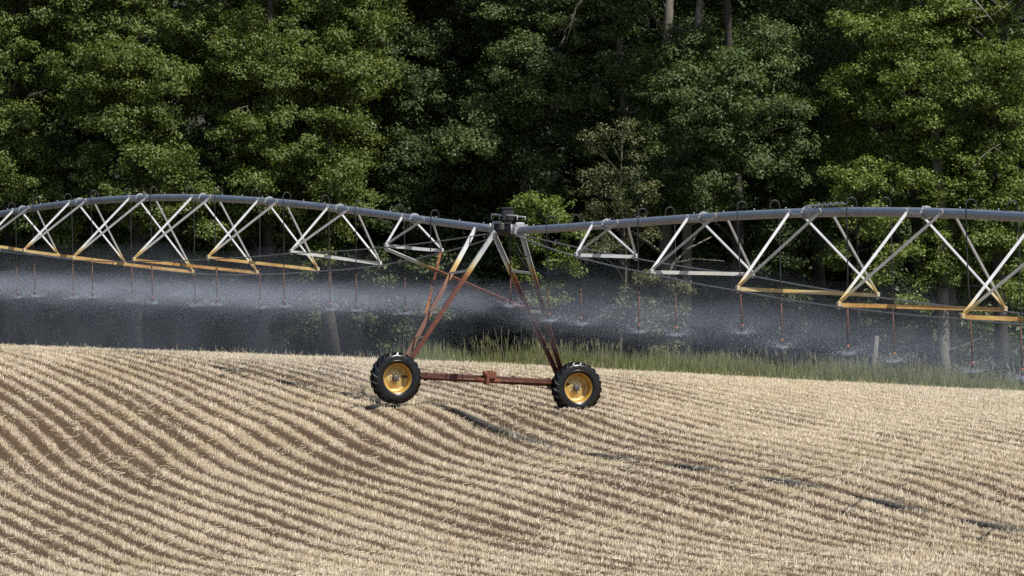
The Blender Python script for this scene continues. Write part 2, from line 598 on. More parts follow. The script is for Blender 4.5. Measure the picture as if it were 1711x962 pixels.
def build_stubble():
    n = 2300000
    # more candidates per square metre where the photograph sees the field
    y = RNG.uniform(92, 185, n); hw = 3.5 + 0.083 * y
    x = RNG.uniform(-1, 1, n) * hw
    c, rv = row_band(x, y)
    pat = vnoise(x, y * .13, 1.6, 41); pat2 = vnoise(x, y, 7.0, 42); fleck = vnoise(x, y, 0.16, 45); fleck2 = vnoise(x, y * .25, 0.42, 46)
    thin = np.clip((x - 0) / 14, 0, 1) * np.clip((y - 118) / 30, 0, 1)          # the right shoulder is evenly covered
    far = np.clip((y - 150) / 25, 0, 1)
    thr = 0.37 - 0.46 * (rv - 0.5) - 0.42 * (pat - 0.5) - 0.50 * (fleck2 - 0.5) - 0.25 * (fleck - 0.5) - 0.06 * far
    dens = np.clip((c - thr) * 2.6, 0, 1) * np.clip(0.15 + 1.45 * fleck, 0.1, 1)
    dens = dens * (1 - 0.5 * thin) + 0.40 * thin
    dens += 0.12 * np.clip(pat2 - .55, 0, 1) * 4
    dens *= 1 - 0.95 * np.clip(wet_shade_mask(x, y) * 1.3, 0, 1)
    dens *= np.where(y > EDGE(x), 0, 1)
    keep = RNG.uniform(0, 1, n) < np.clip(dens, 0.015, 1) * 0.58
    x, y, c = x[keep], y[keep], c[keep]
    z = ground(x, y) + 0.06 * (c - .5) - 0.015
    m = len(x)
    hgt = RNG.gamma(6.0, 0.0088, m).clip(.02, .10) * (0.75 + 0.5 * vnoise(x, y, 1.1, 44))
    wid = RNG.uniform(0.007, 0.014, m)
    lean = np.abs(RNG.normal(0.28, 0.22, m)).clip(0, .9)
    ld = RNG.normal(math.radians(50), 1.0, m)
    V, F = blades(m, np.stack([x, y, z], -1), hgt, wid, lean, ld)
    mat = blade_mat('straw', [(0.46, 0.375, 0.255), (0.66, 0.57, 0.42), (0.74, 0.65, 0.49), (0.81, 0.73, 0.57), (0.58, 0.47, 0.325)], 0.55, 0.15, 0.4)
    tag(np_mesh('stubble', V, F, mat), 'pale straw stubble standing in curved rows on the brown soil', 'stubble', kind='stuff')
    # loose straws and swaths lying about
    n = 130000
    y = RNG.uniform(92, 185, n); x = RNG.uniform(-1, 1, n) * (3.5 + 0.083 * y)
    sw = vnoise(x, y, 1.6, 51) * 0.6 + vnoise(x, y, 5.0, 52) * 0.6
    keep = (RNG.uniform(0, 1, n) < np.clip((sw - .55) * 1.6, 0.10, .8)) & (y < EDGE(x) + .3) & (wet_shade_mask(x, y) < .35)
    x, y = x[keep], y[keep]; m = len(x)
    z = ground(x, y) + RNG.uniform(0.0, 0.07, m)
    ln = RNG.uniform(0.05, 0.20, m)
    ang = RNG.uniform(0, 6.283, m)
    el = RNG.normal(0.08, 0.28, m)
    d = np.stack([np.cos(ang) * np.cos(el), np.sin(ang) * np.cos(el), np.sin(el)], -1)
    w = np.stack([-np.sin(ang) * .3, np.cos(ang) * .3, np.ones(m)], -1) * RNG.uniform(0.0025, 0.005, m)[:, None]
    b = np.stack([x, y, z], -1)
    V = np.stack([b - w, b + w, b + d * ln[:, None] + w, b + d * ln[:, None] - w], 1).reshape(-1, 3)
    mat = blade_mat('loose_straw', [(0.62, 0.53, 0.36), (0.74, 0.65, 0.47), (0.54, 0.48, 0.29), (0.80, 0.71, 0.53)], 0.5, 0.15, 0.4)
    tag(np_mesh('loose_straw', V, np.arange(m * 4, dtype=np.int32).reshape(m, 4), mat), 'loose straws lying across the stubble rows', 'straw', kind='stuff')


build_stubble()


def build_stray_stalks():
    n = 5200
    y = np.where(RNG.uniform(0, 1, n) < .5, RNG.uniform(158, 185, n), RNG.uniform(95, 160, n)); x = RNG.uniform(-1, 1, n) * (3.5 + 0.083 * y)
    k = (vnoise(x, y, 2.4, 81) > .48) & (wet_shade_mask(x, y) < .2); x, y = x[k], y[k]; m = len(x)
    V, F = blades(m, np.stack([x, y, ground(x, y)], -1), RNG.uniform(.10, .30, m), RNG.uniform(.006, .010, m), np.abs(RNG.normal(.35, .25, m)).clip(0, .95))
    mat = blade_mat('stray_straw', [(0.62, 0.54, 0.38), (0.42, 0.42, 0.20), (0.74, 0.66, 0.48), (0.28, 0.31, 0.12), (0.66, 0.58, 0.40)], 0.55, 0.2, 0.3)
    tag(np_mesh('stray_stalks', V, F, mat), 'taller stray straws and green shoots sticking out of the stubble', 'straw', kind='stuff')


build_stray_stalks()


def build_verge():
    n = 200000
    x = RNG.uniform(-26, 26, n); y = EDGE(x) + RNG.gamma(2.0, 2.2, n) + 0.1
    dn = (vnoise(x, y, 1.5, 61) * .7 + vnoise(x, y, 0.5, 62) * .5) * np.clip((x + 4.3) / 3.5, 0, 1)
    keep = (RNG.uniform(0, 1, n) < np.clip(dn * 1.6 - .25, .0, 1)) & (y < 200)
    x, y = x[keep], y[keep]; m = len(x)
    z = ground(x, y) - 0.03
    big = 0.35 + 1.05 * vnoise(x, y, 1.7, 63)
    hgt = RNG.uniform(0.25, 0.85, m) * big * np.clip(0.35 + (y - EDGE(x)) / 2.0, .35, 1.1)
    lean = np.abs(RNG.normal(0.26, 0.2, m)).clip(0, .8)
    V, F = blades(m, np.stack([x, y, z], -1), hgt, RNG.uniform(0.012, 0.026, m), lean, tip=0.15)
    mat = blade_mat('verge_grass', [(0.10, 0.13, 0.042), (0.15, 0.185, 0.06), (0.20, 0.23, 0.082), (0.245, 0.25, 0.11), (0.34, 0.32, 0.18)], 0.55, 0.3, 0.3)
    tag(np_mesh('verge_grass', V, F, mat), 'tall green grass with pale stems along the field edge', 'grass', kind='stuff')
    # flowering stems with feathery heads
    n = 5200
    x = RNG.uniform(-26, 26, n); y = EDGE(x) + RNG.gamma(2.0, 1.8, n) + .3
    keep = (vnoise(x, y, 1.8, 64) > .5) & (y < 198) & (x > -2.5); x, y = x[keep], y[keep]; m = len(x)
    z = ground(x, y)
    h = RNG.uniform(0.6, 1.15, m)
    lean = np.abs(RNG.normal(0.2, 0.16, m)).clip(0, .7); ld = RNG.uniform(0, 6.28, m)
    V1, F1 = blades(m, np.stack([x, y, z], -1), h, np.full(m, 0.008), lean, ld, tip=1)
    top = np.stack([x + np.cos(ld) * lean * h * .86, y + np.sin(ld) * lean * h * .86, z + np.sqrt(1 - lean ** 2) * h * .86], -1)
    V2, F2 = blades(m, top, RNG.uniform(.1, .2, m), RNG.uniform(.02, .04, m), lean, ld, tip=.3)
    mat = blade_mat('grass_seed_heads', [(0.14, 0.15, 0.07), (0.22, 0.21, 0.12), (0.18, 0.18, 0.09)], 0.6, 0.25, 0.2)
    tag(np_mesh('grass_stems', np.r_[V1, V2], np.r_[F1, F2 + len(V1)], mat), 'pale flowering grass stems rising out of the verge', 'grass', kind='stuff')


build_verge()


# ------------------------------------------------------------------ the wood
def leaf_cloud(clumps, size, per_m2, flat=0.75, droop=0.0, spread=1.0):
    """leaves (folded rhombs) for clumps [(centre, radius)] : every clump is a dome of small sprays, every spray a handful of leaves"""
    cen, out = [], []
    for (c, r) in clumps:
        c = np.array(c)
        ns = max(5, int(10 * (r / 0.8) ** 1.7))
        d = RNG.normal(size=(ns, 3)); d /= np.linalg.norm(d, axis=1)[:, None]
        d[:, 2] = np.where(d[:, 2] < -0.35, -d[:, 2], d[:, 2])
        rr = r * RNG.uniform(0.45, 1.12, ns)[:, None] * spread
        sp = c + d * rr * np.array([1, 1, flat])
        for k in range(ns):
            sr = RNG.uniform(0.20, 0.40) * (0.7 + 0.4 * r)
            n = max(6, int(per_m2 * sr * sr * 12))
            e = RNG.normal(size=(n, 3)); e /= np.linalg.norm(e, axis=1)[:, None]
            q = sp[k] + e * sr * (RNG.uniform(0, 1, n) ** 0.45)[:, None] * np.array([1.15, 1.15, 0.7])
            cen.append(q)
            o = e * 0.5 + d[k] * 0.5 + np.array([0, 0, 0.45])
            out.append(o)
    C = np.concatenate(cen); O = np.concatenate(out)
    n = len(C)
    O = O + RNG.normal(size=(n, 3)) * 0.55
    O /= np.linalg.norm(O, axis=1)[:, None]
    T = RNG.normal(size=(n, 3)); T[:, 2] -= 0.4 + droop
    T -= O * (T * O).sum(1)[:, None]; T /= np.linalg.norm(T, axis=1)[:, None]
    B = np.cross(O, T)
    s = size * RNG.uniform(0.65, 1.35, n)[:, None]
    V = np.stack([C - T * s * .55, C - B * s * .36 + O * s * .10, C + T * s * .6, C + B * s * .36 + O * s * .10], 1).reshape(-1, 3)
    i = np.arange(n) * 4
    F = np.stack([np.stack([i, i + 1, i + 2], -1), np.stack([i, i + 2, i + 3], -1)], 1).reshape(-1, 3)
    return V, F


def bend_path(p0, p1, n, amp, sag=0.0):
    p0, p1 = Vector(p0), Vector(p1)
    L = (p1 - p0).length
    o = [Vector((random.uniform(-1, 1), random.uniform(-1, 1), random.uniform(-.4, .4))) * amp * L for _ in range(3)]
    pts = []
    for i in range(n + 1):
        t = i / n
        w = math.sin(math.pi * t)
        q = p0.lerp(p1, t) + o[0] * w * .6 + o[1] * math.sin(2 * math.pi * t) * .4 + o[2] * math.sin(3 * math.pi * t) * .2
        q.z += sag * L * w
        pts.append(q)
    return pts


def trunk_and_limbs(mb, base, top, r0, clumps, nlimb=26, amp=0.05):
    """leaning tapered trunk, limbs that fork off it and run out to the leaf clumps"""
    path = bend_path(base + Vector((0, 2.2, 0)), top, 9, amp)
    n = len(path)
    rad = [r0 * (1.25 if i == 0 else 1) * (1 - 0.82 * i / (n - 1)) for i in range(n)]
    mb.tube([p - Vector((0, 0, .3 if i == 0 else 0)) for i, p in enumerate(path)], rad, 9)
    cl = list(clumps); random.shuffle(cl)
    for c, r in cl[:nlimb]:
        c = Vector(c)
        zt = max(base.z + (top.z - base.z) * .18, c.z - random.uniform(.25, .75) * (c - Vector((base.x, base.y, c.z))).length - .3)
        t = min(.93, max(.15, (zt - base.z) / (top.z - base.z)))
        k = t * (n - 1); i = int(k)
        p = path[i].lerp(path[min(i + 1, n - 1)], k - i)
        rr = max(.02, min(rad[i] * .55, .035 + .02 * (c - p).length))
        q = bend_path(p, c, 6, .07, .06)
        mb.tube(q, [rr * (1 - .8 * j / 6) for j in range(7)], 5)
        # twigs
        for _ in range(2):
            a = q[random.randint(3, 5)]
            e = c + Vector((random.uniform(-1, 1), random.uniform(-1, 1), random.uniform(-.3, .8))) * r
            mb.tube(bend_path(a, e, 3, .08), [rr * .35, rr * .28, rr * .2, .006], 4)


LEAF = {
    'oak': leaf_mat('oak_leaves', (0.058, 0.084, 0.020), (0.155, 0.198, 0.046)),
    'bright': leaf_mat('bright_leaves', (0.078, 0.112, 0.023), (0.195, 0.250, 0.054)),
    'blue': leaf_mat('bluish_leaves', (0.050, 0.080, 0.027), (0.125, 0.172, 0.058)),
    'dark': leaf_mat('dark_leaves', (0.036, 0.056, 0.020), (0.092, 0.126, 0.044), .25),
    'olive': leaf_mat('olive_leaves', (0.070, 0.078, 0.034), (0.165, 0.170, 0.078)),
}


def lobes_to_clumps(lobes, n_per, rmin, rmax):
    cl = []
    for (c, rx, ry, rz) in lobes:
        n = max(3, int(n_per * (rx * rz)))
        for _ in range(n):
            d = np.random.default_rng(RNG.integers(1 << 30)).normal(size=3); d /= np.linalg.norm(d)
            k = RNG.uniform(0.45, 1.0)
            cl.append((Vector(c) + Vector((d[0] * rx * k, d[1] * ry * k, d[2] * rz * k)), RNG.uniform(rmin, rmax)))
    return cl


def wood_tree(name, label, cat, px, Y, lobes, leaf, top_up=None, trunk_r=.24, bark='bark', leafsize=.086, per=60, lean=0.0, n_per=7.5, group=None, rmin=.42, rmax=.85, nlimb=26, above=True, skirt=True):
    """front tree: lobes are (photo x, photo y, radius in photo px[, dY]) at about the tree's own depth"""
    X = (px - CX) * Y / FPX
    base = Vector((X, Y, gz(X, Y)))
    L = []
    for l in lobes:
        dy = l[3] if len(l) > 3 else 0
        c = P(l[0], l[1], Y + dy)
        r = l[2] * Y / FPX
        L.append((c, r * 1.05, r * .95, r * .82))
    ztop = max(l[0].z + l[3] for l in L) - .6
    if skirt:
        for py in range(90, 360, 62):
            L.append((P(px + random.uniform(-28, 28), py + random.uniform(-20, 20), Y - random.uniform(.5, 1.1)), .78, .6, .62))
    if above:
        # the inner crown behind the lit boughs
        lo = min(l[0].z - l[3] for l in L); hw = max(abs(l[0].x - X) for l in L) * .75 + .5
        for k in range(15):
            L.append((Vector((X + random.uniform(-hw, hw), Y + random.uniform(.9, 2.6), random.uniform(max(lo, base.z + 2.5), CAMZ + 9.5))), 1.2, 1.0, 1.0))
        zt = CAMZ + 481 * Y / FPX
        for k in range(above if above is not True else 8):
            a = random.uniform(0, 6.28); rr = random.uniform(.2, 2.2)
            z = zt + .8 + k * .75
            L.append((Vector((X + math.cos(a) * rr, Y + math.sin(a) * rr * .8 + .6, z)), 1.5, 1.4, 1.0))
        ztop = zt + 6.0
    clumps = lobes_to_clumps(L, n_per, rmin, rmax)
    root = empty(name, base)
    tag(root, label, cat, group)
    mb = MB()
    trunk_and_limbs(mb, base, Vector((X + lean, Y + .3, ztop)), trunk_r, clumps, nlimb)
    mb.build('trunk', M[bark], root, base)
    V, F = leaf_cloud([(tuple(c - base), r) for c, r in clumps], leafsize, per)
    np_mesh('crown', V, F, LEAF[leaf], root)
    return root


FRONT = 'trees along the edge of the wood'
wood_tree('oak_tree', 'leafy oak at the far left edge of the wood, cut by the frame', 'tree', 20, 204,
          [(5, 75, 55), (20, 220, 60, .5), (60, 20, 60), (-60, 140, 80), (-50, 290, 70), (20, 300, 45, -.5), (70, 320, 40, -.6), (20, 370, 36), (95, 385, 34, .2), (100, 60, 42, .8), (-90, 30, 90)], 'oak', group=FRONT)
wood_tree('oak_tree', 'broad yellow green oak with a rounded bough, second from the left edge', 'tree', 215, 203,
          [(140, 125, 62, -.6), (205, 120, 70, -.9), (255, 150, 55, -.5), (130, 180, 48, -.3), (205, 210, 62, -.4), (275, 225, 50), (235, 30, 55, .4), (170, 45, 45, .6),
           (300, 290, 55, -.5), (240, 285, 50, -.3), (160, 275, 45), (330, 320, 40, -.2), (170, 340, 40, .2), (225, 375, 36, .1), (295, 370, 38, -.2), (335, 385, 30)], 'oak', group=FRONT)
wood_tree('oak_tree', 'green oak with ragged boughs above the left span, third from the left', 'tree', 425, 204,
          [(430, 140, 55), (365, 60, 50, .5), (445, 45, 50, -.4), (470, 110, 45, -.5), (385, 190, 50), (345, 130, 42, .4), (320, 50, 45), (430, 225, 45, -.3), (480, 200, 42), (505, 255, 38),
           (455, 300, 45, -.2), (390, 275, 45, .2), (520, 310, 30, .4), (410, 345, 38), (470, 365, 36, .2), (385, 400, 28)], 'oak', group=FRONT)
wood_tree('oak_tree', 'bright leaved oak bordering the dark hollow left of the tower', 'tree', 560, 204.5,
          [(520, 30, 50, -.2), (590, 35, 50), (545, 100, 45, -.3), (605, 105, 38, -.3), (510, 150, 40), (570, 160, 38, .4), (595, 140, 30, -.4), (545, 225, 35, .5), (625, 50, 30, .3), (560, 300, 34, .3), (590, 350, 30, .4)], 'oak', group=FRONT)
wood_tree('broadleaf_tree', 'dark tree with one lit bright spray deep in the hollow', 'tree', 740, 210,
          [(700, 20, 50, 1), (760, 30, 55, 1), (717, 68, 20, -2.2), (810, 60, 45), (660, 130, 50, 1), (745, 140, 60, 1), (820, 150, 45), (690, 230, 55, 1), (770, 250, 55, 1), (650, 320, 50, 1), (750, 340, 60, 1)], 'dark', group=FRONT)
wood_tree('broadleaf_tree', 'dark green tree above the control box with lit tips', 'tree', 890, 207,
          [(860, 30, 45), (920, 40, 45), (900, 105, 42, -.6), (930, 150, 45, -.9), (965, 175, 35, -1.1), (905, 190, 42, -.4), (830, 195, 35, -.2), (790, 225, 30, -.8), (850, 250, 45, .4), (770, 260, 22, -1), (930, 230, 40)], 'blue', group=FRONT)
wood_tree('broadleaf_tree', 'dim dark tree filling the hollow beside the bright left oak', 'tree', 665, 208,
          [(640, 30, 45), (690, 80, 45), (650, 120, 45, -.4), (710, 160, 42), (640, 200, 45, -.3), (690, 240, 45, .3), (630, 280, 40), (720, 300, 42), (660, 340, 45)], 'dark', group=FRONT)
wood_tree('broadleaf_tree', 'dark tree in the gap between the bluish crown and the big bright oak', 'tree', 1385, 207,
          [(1370, 20, 45), (1400, 80, 42), (1360, 130, 45, -.3), (1400, 180, 42), (1370, 230, 42, -.4), (1400, 270, 40), (1350, 320, 42), (1390, 360, 45, -.2)], 'blue', group=FRONT)
wood_tree('ash_tree', 'tall tree with a pale bare trunk showing near the top of the photograph', 'tree', 1113, 207,
          [(1050, 130, 48, -.6), (1095, 165, 45, -.8), (1060, 190, 40, -.4), (1045, 20, 42), (1000, 15, 35), (1170, 60, 35, 1), (1130, 215, 40, -1.1), (1105, 165, 34, -1.2), (1120, 130, 26, -1.3), (1110, 270, 40, -1.1), (1110, 310, 36, -1.0), (1085, 325, 36, -.5), (1085, 110, 30, -.7)], 'blue', trunk_r=.27, bark='pale_bark', lean=.25, group=FRONT, skirt=False)
wood_tree('maple_tree', 'bluish green tree with a wide rounded crown right of the tower', 'tree', 1215, 203,
          [(1255, 75, 48, -.2), (1215, 130, 55, -.5), (1275, 130, 52, -.5), (1170, 165, 50, -.4), (1240, 200, 62, -.9), (1310, 195, 45, -.3), (1160, 240, 50, -.5), (1225, 275, 55, -.7),
           (1290, 270, 45, -.4), (1165, 310, 42, -.2), (1215, 335, 35, .2), (1335, 250, 35), (1130, 210, 40, -.2), (1320, 310, 35, .3)], 'blue', group=FRONT)
wood_tree('oak_tree', 'big bright yellow green oak filling the upper right', 'tree', 1560, 202.5,
          [(1475, 55, 52, -.3), (1540, 25, 58, -.3), (1420, 45, 38), (1600, 110, 60, -.8), (1655, 100, 48, -.5), (1520, 120, 52, -.6), (1455, 110, 40, -.2), (1620, 175, 50, -.6), (1560, 190, 45, -.5),
           (1490, 185, 45, -.6), (1680, 190, 40, -.2), (1530, 235, 35, -.2), (1600, 30, 50), (1440, 165, 25, .2), (1645, 250, 35, .3)], 'bright', group=FRONT)
wood_tree('oak_tree', 'leafy tree at the right edge with foliage down behind the truss', 'tree', 1685, 202,
          [(1700, 50, 55, .4), (1690, 265, 48, -.2), (1640, 290, 42), (1610, 340, 42, -.2), (1690, 350, 50, -.2), (1720, 150, 50), (1650, 400, 45, -.4), (1600, 430, 40, -.4), (1690, 430, 45, -.3), (1585, 480, 35, -.4), (1735, 300, 50), (1700, 500, 30, .1), (1560, 390, 38, -.1)], 'bright', group=FRONT)
wood_tree('oak_sapling', 'small bright green tree in front of the wood, right of the tall oak trunk', 'sapling', 1445, 201,
          [(1445, 265, 36, -.1), (1400, 305, 36), (1460, 305, 45, -.4), (1515, 315, 40, -.2), (1430, 345, 45, -.4), (1490, 355, 42, -.4), (1390, 355, 30), (1450, 405, 42, -.3), (1510, 420, 38), (1400, 420, 32, .2), (1470, 455, 32), (1530, 520, 24, .2)],
          'bright', trunk_r=.09, above=False, skirt=False, n_per=5, rmin=.3, rmax=.6, group='small trees and bushes before the wood')
BUSH = 'small trees and bushes before the wood'
wood_tree('hazel_bush', 'light green bush right behind the tower head', 'bush', 895, 201,
          [(905, 345, 30, -.2), (875, 350, 20), (940, 360, 30), (895, 385, 34, -.2), (945, 395, 28), (870, 410, 28), (910, 430, 34), (880, 460, 26), (945, 440, 26), (890, 500, 26), (925, 490, 24)],
          'bright', trunk_r=.07, above=False, skirt=False, n_per=5, rmin=.25, rmax=.5, group=BUSH)
wood_tree('elder_bush', 'low pale green bush standing in the spray right of the tower', 'bush', 1085, 200,
          [(1085, 475, 28, -.1), (1060, 505, 30), (1110, 505, 32, -.2), (1135, 485, 18), (1050, 535, 26), (1085, 545, 32, -.2), (1125, 540, 26), (1100, 575, 26)],
          'olive', trunk_r=.05, above=False, skirt=False, n_per=7, rmin=.22, rmax=.42, group=BUSH)
wood_tree('thorn_bush', 'olive brown half bare bush with tangled twigs behind the pipe', 'bush', 1040, 201.5,
          [(1000, 245, 34), (1045, 235, 28), (1030, 280, 40, -.2), (990, 300, 32), (1065, 300, 32), (1010, 335, 38, -.2), (1060, 345, 34), (985, 350, 28), (1030, 390, 34), (1090, 390, 26), (1005, 430, 28)],
          'olive', trunk_r=.07, bark='twig', leafsize=.07, per=36, above=False, skirt=False, n_per=6, rmin=.25, rmax=.45, nlimb=45, group=BUSH)
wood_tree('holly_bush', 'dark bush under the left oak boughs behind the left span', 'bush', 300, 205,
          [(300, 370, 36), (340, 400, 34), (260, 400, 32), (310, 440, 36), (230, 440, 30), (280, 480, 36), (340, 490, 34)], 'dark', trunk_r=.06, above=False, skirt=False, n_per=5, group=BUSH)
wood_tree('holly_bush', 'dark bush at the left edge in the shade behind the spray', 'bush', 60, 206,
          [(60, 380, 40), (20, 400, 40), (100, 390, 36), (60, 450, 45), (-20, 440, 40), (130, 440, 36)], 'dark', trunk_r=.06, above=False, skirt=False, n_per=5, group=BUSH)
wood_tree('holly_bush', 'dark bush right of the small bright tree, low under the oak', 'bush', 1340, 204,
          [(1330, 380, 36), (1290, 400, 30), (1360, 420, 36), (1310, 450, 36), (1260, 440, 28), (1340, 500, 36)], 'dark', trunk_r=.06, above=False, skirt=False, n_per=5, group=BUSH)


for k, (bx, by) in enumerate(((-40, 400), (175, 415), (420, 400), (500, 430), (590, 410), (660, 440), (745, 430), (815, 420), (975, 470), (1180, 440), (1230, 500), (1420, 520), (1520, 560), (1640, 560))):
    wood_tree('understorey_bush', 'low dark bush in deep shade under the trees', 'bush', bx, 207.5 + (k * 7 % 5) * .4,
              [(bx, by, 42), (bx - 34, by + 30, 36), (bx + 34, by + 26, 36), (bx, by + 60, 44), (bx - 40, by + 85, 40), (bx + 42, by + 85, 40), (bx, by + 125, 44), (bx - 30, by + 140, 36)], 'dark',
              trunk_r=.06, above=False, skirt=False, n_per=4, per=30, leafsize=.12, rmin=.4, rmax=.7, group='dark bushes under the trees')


def deep_tree_meshes(seed):
    random.seed(seed)
    H = random.uniform(15, 18)
    base, top = Vector((0, 0, 0)), Vector((random.uniform(-.6, .6), 0, H - 1))
    L = []
    for k in range(35):
        z = .6 + (H - .6) * k / 34; w = 3.0 * (1 - .35 * (z / H)) * random.uniform(.3, 1)
        a = random.uniform(0, 6.28)
        L.append((Vector((math.cos(a) * w, math.sin(a) * w, z)), 1.25, 1.25, .95))
    cl = lobes_to_clumps(L, 4.5, .5, 1.0)
    mb = MB(); trunk_and_limbs(mb, base, top, .23, cl, 24)
    V, F = leaf_cloud([(tuple(c), r) for c, r in cl], .15, 20)
    return mb, V, F


def build_deep_wood():
    protos = []
    for s in (3, 8, 15):
        mb, V, F = deep_tree_meshes(s)
        root = empty('woodland_tree', (0, 0, 0))
        mb.build('trunk', M['bark'], root)
        np_mesh('crown', V, F, LEAF['dark'], root)
        protos.append([root, False])
    random.seed(5)
    k = 0
    for row, (Y, step) in enumerate(((212.5, 4.2), (218, 4.4), (224, 4.8), (231, 5.2))):
        x = -23.5 - row * .8 + random.uniform(0, 2)
        while x < 24 + row:
            pr = protos[k % 3]
            if pr[1]: o = copy_thing(pr[0])
            else: o = pr[0]; pr[1] = True
            xx, yy = x + random.uniform(-.8, .8), Y + random.uniform(-1.3, 1.3)
            o.location = (xx, yy, gz(xx, yy) - .1)
            o.rotation_euler = (0, 0, random.uniform(0, 6.28))
            s = random.uniform(.9, 1.12); o.scale = (s, s, s)
            tag(o, 'dark shaded tree standing deep in the wood behind the leafy front trees', 'tree', 'trees deep in the wood')
            x += step * random.uniform(.85, 1.15); k += 1


build_deep_wood()
random.seed(21)


def bare_branch(name, label, pts, r, twigs, Y, cat='branch', group=None):
    mb = MB()
    W = [P(x, y, Y + (d[0] if d else 0)) for x, y, *d in pts]
    n = len(W)
    mb.tube(W, [r * (1 - .75 * i / (n - 1)) for i in range(n)], 6)
    for tw in twigs:
        q = [P(x, y, Y + .1 * i) for i, (x, y) in enumerate(tw)]
        mb.tube(q, [max(.007, r * .5 * (1 - .7 * i / (len(q) - 1))) for i in range(len(q))], 5)
    o = mb.build(name, M['dead'], None, W[0])
    return tag(o, label, cat, group)


DB = 'dead branches showing in the wood'
bare_branch('dead_branch', 'pale forked dead branch hanging high above the tower, left of the pale trunk', [(975, -6), (962, 14), (955, 40), (945, 72)], .05,
            [[(962, 14), (958, 34), (962, 72)], [(956, 36), (945, 50), (938, 78)], [(960, 30), (968, 36)], [(945, 60), (932, 80)]], 205, group=DB)
bare_branch('dead_branch', 'slender bare branch arching out of the shade above the right span', [(1310, 68), (1325, 84), (1340, 100), (1352, 112)], .03,
            [[(1322, 80), (1322, 110)], [(1340, 98), (1336, 106)], [(1330, 78), (1338, 72)]], 204, group=DB)
bare_branch('dead_branch', 'long bare branch sloping across the upper right corner', [(1625, -5), (1645, 18), (1662, 40)], .035,
            [[(1640, 14), (1605, 14)], [(1652, 30), (1690, 2)], [(1650, 26), (1620, 32)]], 201, group=DB)
bare_branch('dead_branch', 'short grey stub of branch poking out at the far left', [(48, 160), (62, 155), (80, 150)], .05, [[(66, 154), (70, 164)]], 202.6, group=DB)
bare_branch('dead_branch', 'curved bare branch before the right edge foliage above the pipe', [(1628, 285), (1640, 262), (1660, 246), (1680, 258)], .025, [[(1640, 262), (1634, 270)], [(1660, 246), (1672, 240)]], 200.5, group=DB)
bare_branch('dead_branch', 'thin forked twig in the left oak, right of its rounded bough', [(388, 192), (402, 180), (415, 176)], .025, [[(402, 180), (408, 192)], [(412, 178), (422, 194)]], 203, group=DB)
bare_branch('dead_branch', 'dark sweeping branch behind the truss right of the tower', [(1110, 480), (1125, 440), (1150, 415), (1190, 395)], .07, [[(1125, 440), (1160, 432), (1210, 436)], [(1150, 415), (1165, 390)]], 202.5, group=DB)


def pale_trunk(label, pts, Y, r, group):
    mb = MB()
    X = (pts[-1][0] - CX) * Y / FPX
    base = Vector((X, Y, gz(X, Y)))
    W = [P(x, y, Y) for x, y in pts] + [base - Vector((0, 0, .2))]
    n = len(W)
    mb.tube(W, [r * (.7 + .35 * i / (n - 1)) for i in range(n)], 10)
    root = empty('bare_trunk', base)
    m2 = mb
    for k in range(4):
        a = W[random.randint(0, n - 2)]
        m2.tube(bend_path(a, a + Vector((random.uniform(-1.4, 1.4), random.uniform(-.6, .3), random.uniform(.4, 1.3))), 4, .1), [.05, .04, .03, .02, .01], 5)
    m2.build('trunk', M['pale_bark'], root, base)
    tag(root, label, 'tree', group)


TR = 'pale trunks showing through the foliage'
pale_trunk('pale grey trunk standing behind the right span near the low pale bush', [(1122, -60), (1117, 30), (1110, 110), (1112, 330), (1116, 420), (1122, 500)], 206.6, .20, TR)
pale_trunk('mottled pale trunk under the right span, below the big bright oak', [(1560, 200), (1572, 330), (1575, 430), (1576, 520), (1577, 590)], 202.2, .21, TR)
pale_trunk('slim leaning trunk behind the bluish crown, at the top of the photograph', [(1172, -30), (1165, 60), (1152, 130), (1148, 260)], 205, .16, TR)
pale_trunk('dark slanting trunk beside the pale bare one, high above the tower', [(1015, -30), (1025, 40), (1034, 72), (1045, 200)], 208.5, .15, TR)
pale_trunk('slender upright trunk between the boughs of the upper right oak', [(1586, -20), (1590, 150), (1594, 250), (1590, 420)], 203.8, .15, TR)
pale_trunk('dim trunk behind the left span where the spray begins', [(228, 300), (232, 400), (230, 480)], 207, .16, TR)


def sprout_stump():
    base = P(845, 590, 199); base.z = gz(base.x, base.y)
    root = empty('coppice_stump', base)
    mb = MB()
    for (x0, y0, x1, y1, r) in ((838, 604, 808, 553, .05), (842, 604, 826, 548, .055), (846, 604, 838, 546, .05), (850, 604, 850, 550, .06), (856, 604, 860, 562, .055), (836, 604, 818, 566, .04), (860, 604, 866, 572, .06), (848, 604, 870, 545, .03)):
        a, b = P(x0, y0, 199), P(x1, y1, 199 + random.uniform(-.2, .2)); a.z = base.z - .1
        mb.tube(bend_path(a, b, 5, .09), [r * .75, r * .7, r * .62, r * .54, r * .42, r * .2], 6)
    mb.build('stem', M['bark'], root, base)
    tag(root, 'grey many stemmed stump in the shade between the tower legs', 'stump')


sprout_stump()


def fence_post():
    base = P(1456, 622, 190); base.z = gz(base.x, base.y) - .2
    top = P(1465, 561, 190)
    d = (top - base).normalized(); y = Vector((0, 1, 0)); x = d.cross(y).normalized() * -1; y = d.cross(x)
    mb = MB(); mb.bevel_box((base + top) / 2, x, y, d, .13, .12, (top - base).length, .02)
    o = mb.build('fence_post', M['post'], None, base)
    tag(o, 'leaning weathered wooden post in the tall grass under the right span', 'post')


fence_post()


